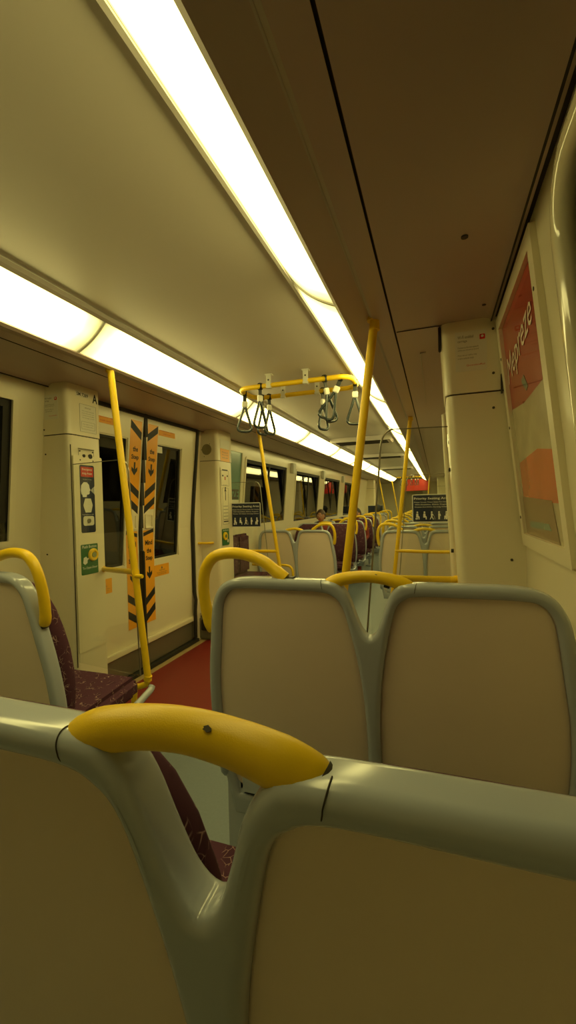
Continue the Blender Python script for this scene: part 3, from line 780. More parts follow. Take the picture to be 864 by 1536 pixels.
# ------------------------------------------------------------------ doors
def doors(name, s, ya, yb_, detail=True):
    root = empty(name, (s*1.31, (ya+yb_)/2, 0)); root['kind'] = 'structure'
    mid = ya + (yb_-ya)*.445 if detail else (ya+yb_)/2
    def dx(z): return wx(z) - .03 if z > .3 else 1.325
    zt = 2.125
    for side in (0, 1):
        a, c = ((ya, mid-.02), (mid+.02, yb_)) if side == 0 else ((mid+.02, yb_-.035), (0, 0))
        if side == 0: a, c = ya, mid-.02
        else: a, c = mid+.02, yb_-.035
        wa, wc = (a+.03, c-.17) if side == 0 else (a+.16, c-.215)
        if not detail: wa, wc = a+.12, c-.12
        z0, z1 = .90, 1.90
        bm = NB()
        def quad(y_0, y_1, z_0, z_1):
            nz = max(1, int((z_1-z_0)/.2))
            for k in range(nz):
                u, v_ = z_0+(z_1-z_0)*k/nz, z_0+(z_1-z_0)*(k+1)/nz
                P = [bm.verts.new((s*dx(zz) + s*o_, yy, zz)) for o_ in (0, .035) for yy, zz in ((y_0, u), (y_1, u), (y_1, v_), (y_0, v_))]
                for f in ((0, 1, 2, 3), (7, 6, 5, 4), (0, 4, 5, 1), (1, 5, 6, 2), (2, 6, 7, 3), (3, 7, 4, 0)): bm.faces.new([P[i] for i in f])
        quad(a, wa, z0, z1); quad(wc, c, z0, z1); quad(a, c, z1, zt); quad(a, c, .02, z0)
        leaf = obj('door_leaf', bm, M['door'], root, smooth=False)
        Fw = frame_mat((s*(dx(1.4)), (wa+wc)/2, (z0+z1)/2), (0, -s, 0), (s*(dx(z1)-dx(z0)), 0, z1-z0))
        b = NB(); ring_plate(b, Fw, wc-wa+.016, z1-z0+.016, .014, .006, .02, -.002); obj('window_gasket', b, M['pillar'], leaf)
        b = NB(); ring_plate(b, Fw, wc-wa, z1-z0, .022, .010, .018, -.022); obj('inner_gasket', b, M['gasket'], leaf)
        b = NB(); plate(Fw, wc-wa, z1-z0, .006, .01, -.026, bm=b); obj('window_pane', b, M['night'], leaf, smooth=False)
        # stepped kick ledge
        b = NB(); box(b, (s*(dx(.3)-.028), a+.01, .215), (s*dx(.3), c-.0, .262), .006); obj('ledge', b, M['door'], leaf)
        b = NB(); box(b, (s*(dx(.3)-.012), a+.01, .035), (s*dx(.3), c-.0, .213), .004); obj('kick_panel', b, M['darksteel'], leaf)
        if not detail: continue
        # warning strip
        Ys = mid - .105 if side == 0 else mid + .105
        sg = 1 if side == 0 else -1
        for part, (zl, zh) in enumerate(((1.315, 2.05), (.385, 1.165))):
            F = frame_mat((s*(dx((zl+zh)/2)-.0008), Ys, (zl+zh)/2), (0, -s, 0), (s*(dx(zh)-dx(zl)), 0, zh-zl)); h = zh-zl; w = .135
            b = NB(); plate(F, w, h, .001, 0, 0, bm=b); st = obj('warning_strip', b, M['orange'], leaf, smooth=False)
            b = NB(); cz = (zl+zh)/2
            def chev(zc, t=.062, rise=.085, x0=-1, x1=1):
                L, R_ = (-w/2+.002)*1, (w/2-.002)
                # slant so that both strips together form a V
                e = -sg if s < 0 else sg
                e = -1 if side == 0 else 1
                if s > 0: e = -e
                y1_, y2_ = (zc-cz) - e*rise/2, (zc-cz) + e*rise/2
                poly(b, F, [(L, y1_-t/2), (R_, y2_-t/2), (R_, y2_+t/2), (L, y1_+t/2)], .0008, .001)
            def arrow(zc):
                y = zc-cz; poly(b, F, [(-.009, y+.055), (-.009, y+.0), (-.034, y+.018), (-.034, y-.012), (0, y-.05), (.034, y-.012), (.034, y+.018), (.009, y), (.009, y+.055)][::-1], .0008, .001)
            if part == 0:
                chev(1.975); chev(1.50); chev(1.375)
                for k, wd in enumerate(('the', 'Step')): text(b, F, wd, .060 if k == 0 else .088, .042 if k == 0 else .048, 0, 1.825-.068*k-cz, .002, bold=.03)
                arrow(1.665)
            else:
                chev(1.145, .03, .03); chev(.60); chev(.465)
                for k, wd in enumerate(('Mind', 'the', 'Step')): text(b, F, wd, (.095, .060, .088)[k], .042 if k < 2 else .048, 0, 1.060-.068*k-cz, .002, bold=.03)
                arrow(.80)
            tobj('strip_print', b, M['black'], st)
        b = NB(); F = frame_mat((s*(dx(1.24)-.001), Ys, 1.24), (0, -s, 0), (0, 0, 1)); ring_plate(b, F, .10, .12, .012, .012, .008, 0); obj('handle_recess', b, M['pillar'], leaf)
        # small stickers
        spots = ([(3.22, 2.005, .24, .065), (3.20, .80, .21, .10)] if side == 1 else [(2.48, 2.0, .24, .065), (2.50, .78, .16, .11)])
        for (yy, zz, ww, hh) in spots:
            F = frame_mat((s*(dx(zz)-.0008), yy, zz), (0, -s, 0), (0, 0, 1)); b = NB(); plate(F, ww, hh, .001, .003, bm=b); k_ = obj('sticker', b, M['orange'], leaf, smooth=False)
            b = NB()
            if zz > 1.5:
                text(b, F, 'Emergency door release', ww*.8, .011, 0, .012, .002); text(b, F, 'inside cover', ww*.45, .011, 0, -.012, .002)
            else:
                poly(b, F, [(-.012, .012), (.012, .012), (0, .036)], .0006, .001)
                text(b, F, 'WARNING', ww*.4, .011, 0, 0, .002); text(b, F, 'Do not lean on doors', ww*.7, .009, 0, -.018, .002); text(b, F, 'Keep hands clear', ww*.6, .009, 0, -.033, .002)
            tobj('sticker_text', b, M['redp'] if zz > 1.5 else M['greyp'], k_)
        if side == 1:
            F = frame_mat((s*(dx(1.86)-.0), wa+.05, 1.855), (0, -s, 0), (0, 0, 1)); b = NB(); plate(F, .075, .055, .002, .003, -.018, bm=b); obj('window_label', b, M['paper'], leaf, smooth=False)
    # rubber seals
    b = NB(); box(b, (s*1.285, mid-.018, .02), (s*1.335, mid+.018, 1.0), .008)
    for k in range(6):
        z = 1.0 + 1.12*k/6; z2 = 1.0 + 1.12*(k+1)/6
        x_ = dx((z+z2)/2); box(b, (s*(x_-.012), mid-.018, z), (s*(x_+.03), mid+.018, z2))
    obj('centre_seal', b, M['gasket'], root, smooth=False)
    b = NB()
    pts = [(s*(dx(z)-.014), yb_-.018, z) for z in (2.10, 1.8, 1.5, 1.2, 1.0, .7, .5)] + [(s*1.29, yb_-.018, .42), (s*1.285, yb_-.045, .32), (s*1.285, yb_-.05, .05)]
    tube(b, pts, .017, 8); pts = [(s*(dx(z)-.014), ya+.012, z) for z in (2.10, 1.5, 1.0, .05)]; tube(b, pts, .015, 8)
    obj('edge_seal', b, M['gasket'], root)
    b = NB(); box(b, (s*1.275, ya, .003), (s*1.35, yb_, .03)); obj('bottom_seal', b, M['gasket'], root)
    b = NB(); box(b, (s*1.215, ya, 2.085), (s*1.25, yb_, 2.112)); obj('top_seal', b, M['gasket'], root)
    return root
doors('door_1', -1, 2.28, 3.72); doors('door_2', 1, 2.28, 3.72)
doors('door_3', -1, *DOOR2, detail=False); doors('door_4', 1, *DOOR2, detail=False)
for s in (-1, 1):     # wall bit between door edge and pillar
    b = NB(); box(b, (s*1.29, 3.722, 0), (s*1.35, 3.84, 2.09)); o = obj('trim_jamb_left' if s < 0 else 'trim_jamb_right', b, M['pillar'], smooth=False); o['kind'] = 'structure'
    b = NB(); box(b, (s*1.37, 2.2, -.1), (s*1.42, 3.9, 2.13)); o = obj('wall_door_outer_left' if s < 0 else 'wall_door_outer_right', b, M['gasket'], smooth=False); o['kind'] = 'structure'

# ------------------------------------------------------------------ poles, bars, screens
def pole(top, bot, r, label, group, bar=None, knob=None, m='yellow', flange=True):
    t = Vector(top); bt = Vector(bot)
    root = empty('grab_pole', bot)
    b = NB(); mid = t.lerp(bt, .5); tube(b, [t + Vector((0, 0, .0)), mid, bt], r, 18); obj('pole', b, M[m], root)
    if flange:
        b = NB(); tube(b, [t + Vector((0, 0, .006)), t - Vector((0, 0, .010))], r*1.75, 20); tube(b, [t - Vector((0, 0, .010)), t-Vector((0, 0, .05))], r*1.15, 16); obj('ceiling_flange', b, M[m], root)
        b = NB(); tube(b, [bt + Vector((0, 0, .0)), bt + Vector((0, 0, .012))], r*1.75, 20); obj('floor_flange', b, M[m], root) if bt.z < .1 else b.free()
    if bar:
        for q in bar:
            b = NB(); tube(b, cr_spline(q, 5) if len(q) > 2 else q, r*.86, 14); h = obj('bar', b, M[m], root)
            for e in (q[0], q[-1]):
                b = NB(); u = (Vector(q[1])-Vector(q[0])).normalized() if e is q[0] else (Vector(q[-2])-Vector(q[-1])).normalized()
                tube(b, [Vector(e) - u*.012, Vector(e) + u*.014], r*1.12, 14); obj('bar_collar', b, M[m], h)
    if knob:
        b = NB(); k0 = Vector(knob); tube(b, [k0, k0 + Vector((.035, -.005, 0)), k0 + Vector((.05, -.005, 0))], [.010, .013, .010], 12); obj('clamp_knob', b, M[m], root)
    return tag(root, label, 'grab pole', group)
def on(top, bot, z):
    t, b = Vector(top), Vector(bot); return t.lerp(b, (t.z-z)/(t.z-b.z))
tL, bL = (-.675, 1.90, 2.150), (-.485, 1.90, .42)
def lerp_at(top, bot, z): return tuple(on(top, bot, z))
pL = lerp_at(tL, bL, 1.01)
pole(tL, bL, .0185, 'yellow pole left by the doors, short bar joining it to the control panel pillar', 'vestibule grab poles',
     bar=[[pL, (-.80, 2.06, .985), (-1.09, 2.25, .957)], [(bL[0]-.002, 1.90, .44), (bL[0]-.012, 1.90, .405), (bL[0]-.05, 1.90, .388), (bL[0]-.09, 1.90, .36), (bL[0]-.10, 1.90, .20), (bL[0]-.10, 1.90, .0)]], knob=(pL[0]+.01, pL[1]-.01, .99), flange=True)
tC, bC = (.760, 1.88, 2.148), (.470, 1.88, 0.0)
pC = lerp_at(tC, bC, 1.03)
pole(tC, bC, .0185, 'tall thick yellow pole rising behind the notch of the second seat to the ceiling', 'vestibule grab poles',
     bar=[[pC, (.78, 2.0, 1.005), (1.09, 2.25, .965)]])
tP, bP = (-.745, 4.12, 2.150), (-.44, 4.12, -.03)
pP = lerp_at(tP, bP, .87)
pole(tP, bP, .0185, 'yellow pole beyond the left doors, right of the left priority sign', 'vestibule grab poles', bar=[[pP, (-1.06, 4.12, .865)]])
tQ, bQ = (.784, 4.13, 2.150), (.53, 4.13, -.03)
pQ = lerp_at(tQ, bQ, .89)
pole(tQ, bQ, .0185, 'yellow pole left of the right hand priority sign', 'vestibule grab poles', bar=[[pQ, (.9, 4.13, .885), (1.13, 4.10, .888)]])
# the pale pole at the right hand pillar
r = empty('grab_rail', (1.12, 3.70, 0))
b = NB(); tube(b, [(1.075, 3.70, 2.05), (1.10, 3.70, 1.4), (1.165, 3.70, .10)], .028, 16); obj('rail', b, M['pillar'], r)
b = NB(); tube(b, [(1.086, 3.70, 1.78), (1.0885, 3.70, 1.76)], .0315, 16); obj('collar', b, M['pillar'], r)
for z, x_ in ((2.05, 1.075), (.12, 1.164)):
    b = NB(); tube(b, [(x_, 3.70, z), (x_+.02, 3.78, z), (x_+.05, 3.842, z)], .016, 10); obj('bracket', b, M['pillar'], r)
tag(r, 'pale cream vertical rail standing close to the edge of the right pillar', 'grab rail')

def screen(pa, pb, z0, z1, label, lean):
    """glass draught screen from pa (pillar side) to pb (free edge), (x, y) each"""
    root = empty('glass_screen', (pb[0], pb[1], z0))
    A, B = Vector((pa[0], pa[1], 0)), Vector((pb[0], pb[1], 0)); u = (B-A).normalized(); L = (B-A).length
    F = frame_mat(A.lerp(B, .5) + Vector((0, 0, (z0+z1)/2)), u, (0, 0, 1)); w, h = L, z1-z0; R_ = .07
    P = [(-w/2, -h/2), (w/2 , -h/2)] + [(w/2-R_+R_*math.cos(PI/2*k/8), h/2-R_+R_*math.sin(PI/2*k/8)) for k in range(9)] + [(-w/2, h/2)]
    def lv(x, y): return (x + abs(lean)*(.5 + y/h)*(x/w+.5)*-1, y)
    P2 = [lv(x, y) for x, y in P]
    b = NB(); poly(b, F, P2, .008, -.004); obj('glass_pane', b, M['glass'], root, smooth=False)
    b = NB(); tube(b, [F @ Vector((x, y, 0)) for x, y in P2[1:11]], .0042, 8); obj('edge_trim', b, M['steel'], root)
    b = NB(); tube(b, [F @ Vector((x, y, 0)) for x, y in (P2[10], P2[11])], .0022, 8); obj('top_edge', b, M['greyp'], root)
    return tag(root, label, 'glass screen', 'draught screens by the doors')
screen((-1.08, 2.02), (-.575, 1.95), .42, 1.63, 'clear glass screen between the left control panel pillar and its yellow pole', .045)
screen((1.05, 2.00), (.655, 1.93), .35, 1.68, 'clear glass screen between the right pillar and the tall centre pole', -.12)
b = NB(); root = bpy.data.objects['glass_screen.001']
box(b, (.672, 1.905, 1.58), (.695, 1.93, 1.70), .005); obj('glass_clamp', b, M['chip'], root)
screen((-1.10, 4.16), (-.64, 4.16), .25, 1.60, 'clear glass screen carrying the left priority sign', .12)
screen((1.16, 4.17), (.62, 4.17), .25, 1.60, 'clear glass screen carrying the right priority sign', .12)

def priority_sign(cx, y, cz, label, w=.345, h=.262, lod=True, group='priority seating signs'):
    root = empty('priority_sign', (cx, y, cz)); F = frame_mat((cx, y, cz), **XP)
    b = NB(); plate(F, w, h, .003, .014, bm=b); obj('sign_plate', b, M['navy'], root, smooth=False)
    b = NB(); ring_plate(b, F, w, h, .008, .001, .014, .003); obj('border', b, M['white'], root, smooth=False)
    if lod:
        b = NB(); text(b, F, 'Priority Seating Area', w*.90, h*.105, 0, h*.34, .0042, bold=.018)
        for k, t in enumerate(('Please Vacate These Seats For People', 'With Disabilities, Elderly, Pregnant', 'Women And Adults Carrying Children')):
            text(b, F, t, w*(.90, .86, .88)[k], h*.052, 0, h*(.215-.085*k), .0042, bold=.006)
        tobj('sign_text', b, M['white'], root)
        for k in range(5):
            b = NB(); x = (-.37+.185*k)*w; y0 = -h*.28; u = h*.075
            disc(b, F, x, y0+u*1.9, u*.42, .001, .003, 10)
            if k in (0, 1):   # seated
                poly(b, F, [(x-u*.5, y0+u*1.3), (x+u*.4, y0+u*1.3), (x+u*.5, y0+u*.1), (x+u*1.0, y0-u*.1), (x+u*.95, y0-u*1.5), (x+u*.5, y0-u*1.5), (x+u*.5, y0-u*.6), (x-u*.6, y0-u*.6)], .001, .003)
                if k == 0: poly(b, F, [(x-u*.9, y0-u*.8), (x+u*.3, y0-u*.8), (x+u*.1, y0-u*1.5), (x-u*.8, y0-u*1.5)], .001, .003)
            elif k == 2:      # walking with a stick
                poly(b, F, [(x-u*.4, y0+u*1.35), (x+u*.4, y0+u*1.3), (x+u*.9, y0+u*.3), (x+u*.7, y0+u*.2), (x+u*.35, y0+u*.7), (x+u*.3, y0-u*.2), (x+u*.9, y0-u*1.5), (x+u*.5, y0-u*1.5), (x, y0-u*.5), (x-u*.6, y0-u*1.5), (x-u*.95, y0-u*1.5), (x-u*.35, y0-u*.1)], .001, .003)
                poly(b, F, [(x+u*1.0, y0+u*.2), (x+u*1.1, y0+u*.2), (x+u*1.5, y0-u*1.5), (x+u*1.35, y0-u*1.5)], .001, .003)
            else:
                poly(b, F, [(x-u*.4, y0+u*1.35), (x+u*.4, y0+u*1.35), (x+u*.85, y0+u*.3), (x+u*.4, y0-u*.1), (x+u*.35, y0-u*1.5), (x-u*.35, y0-u*1.5), (x-u*.4, y0+u*.1)], .001, .003)
                if k == 4: poly(b, F, [(x-u*.9, y0+u*.2), (x-u*.3, y0+u*.2), (x-u*.3, y0-u*.2), (x-u*.7, y0-u*1.5), (x-u*1.0, y0-u*1.5)], .001, .003)
            tobj('pictogram', b, M['white'], root)
    return tag(root, label, 'sign', group)
priority_sign(-.925, 4.148, 1.25, 'navy Priority Seating Area sign on the left glass screen')
priority_sign(.955, 4.158, 1.285, 'navy Priority Seating Area sign on the right glass screen')
priority_sign(-.92, 14.3, 1.10, 'small far away navy sign above the far seats on the left', .5, .26, lod=False)

# ------------------------------------------------------------------ ceiling grab ring with straps
RC = Vector((.065, 2.965, 2.195)); RW, RD = .82, .30
root = empty('grab_ring', tuple(RC))
F = Matrix.Translation(RC)
b = NB(); tube(b, [F @ Vector((x, y, 0)) for x, y in rrect(RW, RD, .09, 8)], .0175, 14, closed=True); obj('ring_rail', b, M['yellow'], root)
for x in (-.165, .105):
    for y in (-RD/2, RD/2):
        b = NB(); box(b, (RC.x+x-.02, RC.y+y-.021, RC.z-.022), (RC.x+x+.02, RC.y+y+.021, RC.z+.022), .005); box(b, (RC.x+x-.018, RC.y+y-.014, RC.z+.02), (RC.x+x+.018, RC.y+y-.006, ZC+.003), .002)
        box(b, (RC.x+x-.026, RC.y+y-.02, ZC-.004), (RC.x+x+.026, RC.y+y+.02, ZC+.003), .001)
        h = obj('ceiling_bracket', b, M['bracket'], root)
        b = NB(); disc(b, frame_mat((RC.x+x, RC.y+y-.0145, RC.z+.035), **XP), 0, 0, .006, .003); obj('bolt', b, M['chip'], h)
tag(root, 'yellow rounded grab ring hung from the ceiling over the vestibule', 'grab ring')
def strap(x, y, rz, swing, label):
    r = empty('hanging_strap', (0, 0, 0))
    b = NB(); tube(b, [(0, .0225*math.cos(a), .0225*math.sin(a)) for a in [2*PI*k/16 for k in range(16)]], (.0) or .004, 8, closed=True, ref=(1, 0, 0))
    for v in b.verts: v.co.x *= 3.6
    box(b, (-.0135, -.004, -.075), (.0135, .004, -.02), .001); obj('strap_band', b, M['strapm'], r)
    b = NB(); box(b, (-.020, -.011, -.105), (.020, .011, -.062), .004); obj('clip', b, M['bracket'], r)
    P = [(-.006, 0, -.105), (-.018, 0, -.15), (-.034, 0, -.20), (-.048, 0, -.245), (-.050, 0, -.268), (-.036, 0, -.284), (0, 0, -.288), (.036, 0, -.284), (.050, 0, -.268), (.048, 0, -.245), (.034, 0, -.20), (.018, 0, -.15), (.006, 0, -.105)]
    b = NB(); tube(b, cr_spline(P, 4), [(.0098, .0098)]*(len(P)*4-3), 10); obj('handle', b, M['hand'], r)
    r.location = (x, y, RC.z); r.rotation_euler = (swing[0], swing[1], rz)
    return tag(r, label, 'hanging strap', 'straps on the grab ring')
L_, R__ = RC.x-RW/2, RC.x+RW/2; Ny, Fy = RC.y-RD/2, RC.y+RD/2
strap(L_+.0, RC.y-.03, PI/2-1.1, (0, 0.03), 'leftmost black hanging strap, its triangular handle seen open')
strap(L_+.065, Fy-.004, 1.15, (0, 0), 'second hanging strap from the left, handle turned edge on')
strap(RC.x-.235, Ny, 1.0, (.04, 0), 'third hanging strap from the left, on the near bar of the ring')
strap(RC.x-.285, Fy, 1.1, (0, 0), 'fourth hanging strap from the left, on the far bar of the ring')
strap(RC.x+.235, Ny, 1.0, (0, -.22), 'hanging strap on the near bar at the right, crossing in front of another')
strap(RC.x+.145, Fy, 1.1, (0, 0), 'hanging strap on the far bar at the right, hanging straight')
strap(RC.x+.345, Ny+.02, .15, (.05, .42), 'hanging strap at the right swung out toward the left')
strap(R__-.0, RC.y+.03, .1, (0, .03), 'rightmost black hanging strap, its triangular handle seen open')

# ------------------------------------------------------------------ poster on the right wall
def wall_poster(s, y0, y1, z0, z1, name, label):
    cz = (z0+z1)/2; F = wall_frame(s, (y0+y1)/2, cz); w, h = y1-y0, z1-z0
    root = empty(name, (s*wx(cz), (y0+y1)/2, cz)); b = NB(); ring_plate(b, F, w, h, .05, .018, .006, 0)
    obj('poster_frame', b, M['pillar'], root, smooth=False)
    tag(root, label, 'poster'); return root, F, w-.1, h-.1
def clip_poly(P, w, h):
    return [(max(-w/2, min(w/2, x)), max(-h/2, min(h/2, y))) for x, y in P]
PO, F, w, h = wall_poster(1, 1.305, 1.985, 1.165, 2.10, 'wall_poster_advert', 'tall red advertising poster in a cream frame on the right wall')
PO.name = 'advert_poster'; BASE['advert_poster'] = BASE['wall_poster_advert']
b = NB(); plate(F, w, h, .003, 0, .001, bm=b); ps = obj('printed_sheet', b, M['postred'], PO, smooth=False)
def pshape(P, m, z, nm='picture_area'):
    b = NB(); poly(b, F, clip_poly(P, w, h), .0006, z); obj(nm, b, M[m], ps, smooth=False)
pshape([(-w/2, h*.10), (-w*.1, h*.075), (w/2, h*.085), (w/2, -h/2), (-w/2, -h/2)][::-1], 'photo', .004)
pshape([(-w*.46, -h*.16), (w*.1, -h*.135), (w*.40, -h*.16), (w*.46, -h*.35), (-w*.47, -h*.34)][::-1], 'photo2', .0047)
pshape([(-w*.5, -h*.32), (w*.28, -h*.34), (w*.34, -h*.5), (-w*.5, -h*.5)][::-1], 'photo3', .0054)
pshape([(-w*.36, -h*.435), (w*.16, -h*.430), (w*.20, -h*.455), (-w*.34, -h*.462)][::-1], 'teal', .0061, 'teal_band')
pshape([(-w*.10, h*.17), (-w*.02, h*.18), (w*.06, h*.12), (-w*.0, h*.11)][::-1], 'teal', .0047, 'teal_band')
# (across the wall the text runs away from the camera: it starts at the far end)
Ft = F @ Matrix.Rotation(math.radians(9), 4, 'Z')
b = NB(); text(b, Ft, 'Mepreze', w*.84, h*.15, 0, h*.305, .0060, shear=.3, bold=0); tobj('poster_word', b, M['paper'], ps)
screws(F, [(-w/2-.022, h*.36), (w/2+.02, h*.36), (-w/2-.022, -h*.42), (-w/2-.022, h*.02)], PO, .006)
for ch in PO.children:
    if ch.name.startswith('screw'): ch.location = (F.to_3x3() @ Vector((0, 0, .0165)))
# poster on the left, beyond the far pillar
PO2, F, w, h = wall_poster(-1, 4.22, 4.86, 1.10, 2.05, 'wall_advert', 'teal and cream advertising poster beyond the far left pillar, black letters at its foot')
PO2.name = 'advert_poster'; BASE[PO2.name] = BASE['wall_advert']
b = NB(); plate(F, w, h, .003, 0, .001, bm=b); ps = obj('printed_sheet', b, M['teal'], PO2, smooth=False)
pshape([(-w/2, h*-.18), (w/2, -h*.18), (w/2, -h/2), (-w/2, -h/2)][::-1], 'paper', .004)
b = NB(); text(b, F, 'BREEZE', w*.9, h*.14, 0, -.10*h, .006, bold=.04); tobj('poster_word', b, M['black'], ps)
# small white boxes at the head of each far window post
for i, y in enumerate((6.76, 8.77, 10.8)):
    b = NB(); F = wall_frame(-1, y, 1.93); x_ = wx(1.93); box(b, (-x_-.001, y-.075, 1.86), (-x_+.055, y+.075, 2.03), .008)
    o = obj('wall_bracket', b, M['bracket'], base=(-x_, y, 1.95))
    tag(o, ['white box on the window post nearest the left priority sign', 'white box on the second window post on the left', 'white box on the third window post on the left'][i], 'wall box', 'boxes on the window posts')

# ceiling screws and small fittings on the right hand panel
for i, (x, y) in enumerate(((1.09, 1.37), (1.19, 1.87))):
    F = frame_mat((x, y, 2.1295), (1, 0, 0), (0, -1, 0)); b = NB(); disc(b, F, 0, 0, .010 if i == 0 else .007, .004, 0, 14)
    o = obj('ceiling_screw', b, M['chip'], base=(x, y, 2.13)); tag(o, 'dark screw in the brown side ceiling, ' + ('nearer the camera' if i == 0 else 'just in front of the right pillar'), 'screw', 'ceiling screws')
b = NB(); y = 2.02; box(b, (.84, y, 2.1275), (1.24, y+.003, 2.131)); o = obj('trim_ceiling_joint', b, M['groove'], smooth=False); o['kind'] = 'structure'
for i, (ya, x0, x1) in enumerate(((2.35, .93, .935),)):
    b = NB(); box(b, (x0, ya, 2.1255), (x1, ya+1.2, 2.131)); box(b, (x0, ya, 2.1255), (x0+.03, ya+.006, 2.131)); o = obj('trim_hatch_edge', b, M['alu'], smooth=False); o['kind'] = 'structure'

# ------------------------------------------------------------------ far saloon ceiling: cross ducts
for i, y in enumerate((6.0, 8.3, 11.6)):
    r = empty('ceiling_vent', (0, y, ZC)); b = NB(); box(b, (-.42, y, ZC-.055), (.42, y+.42, ZC+.004), .012); obj('vent_housing', b, M['side'], r)
    b = NB()
    for k in range(6): box(b, (-.36, y+.06+.055*k, ZC-.062), (.36, y+.085+.055*k, ZC-.054))
    obj('vent_slats', b, M['groove'], r, smooth=False)
    b = NB(); box(b, (-.43, y-.012, ZC-.06), (.43, y, ZC+.004), .003); obj('front_lip', b, M['alu'], r)
    tag(r, 'dark slatted cross vent under the far saloon ceiling' if i else 'first slatted cross vent beyond the strap ring', 'ceiling vent', 'cross vents')

# far vestibule: pillars, poles, overhead display
F3 = pillar('door_pillar', -1, 14.9, 15.28, 1.02, 1.02, 'far cream door pillar at the end of the left windows', zb=lo)
F4 = pillar('door_pillar', 1, 14.9, 15.28, 1.02, 1.02, 'far cream door pillar on the right, behind the right priority sign', zb=lo)
pole((-.80, 14.4, 2.15), (-.42, 14.4, lo), .021, 'far yellow pole leaning beside the small far sign', 'far grab poles')
pole((-.62, 16.9, 2.15), (-.26, 16.9, lo), .021, 'farther yellow pole near the end of the carriage', 'far grab poles')
pole((.80, 14.4, 2.15), (.62, 14.4, lo), .021, 'far yellow pole on the right, above the right priority sign', 'far grab poles')
b = NB(); box(b, (-.22, 17.4, 1.74), (.76, 17.44, 2.20), .01); r = obj('advert_board', b, M['redp'], base=(.27, 17.42, 2.0))
tag(r, 'red advertising board high across the far end of the carriage', 'advert board')
r = empty('grab_ring', (.1, 15.7, 2.19)); F = Matrix.Translation((.1, 15.7, 2.19))
b = NB(); tube(b, [F @ Vector((x, y, 0)) for x, y in rrect(.82, .3, .09, 5)], .0175, 8, closed=True); obj('ring_rail', b, M['yellow'], r)
for x in (-.15, .15):
    b = NB(); box(b, (.1+x-.02, 15.53, 2.17), (.1+x+.02, 15.57, ZC+.002)); obj('ceiling_bracket', b, M['bracket'], r)
tag(r, 'second yellow grab ring far down the carriage', 'grab ring')
st0 = bpy.data.objects['hanging_strap.005']
for i, (x, y) in enumerate(((-.15, 15.55), (-.02, 15.85), (.18, 15.55), (.30, 15.85), (.40, 15.55))):
    c = copy_tree(st0); c.location = (x, y, 2.19); c.rotation_euler = (0, 0, .3*i); tag(c, 'small far away hanging strap in front of the red advertising board', 'hanging strap', 'far straps')

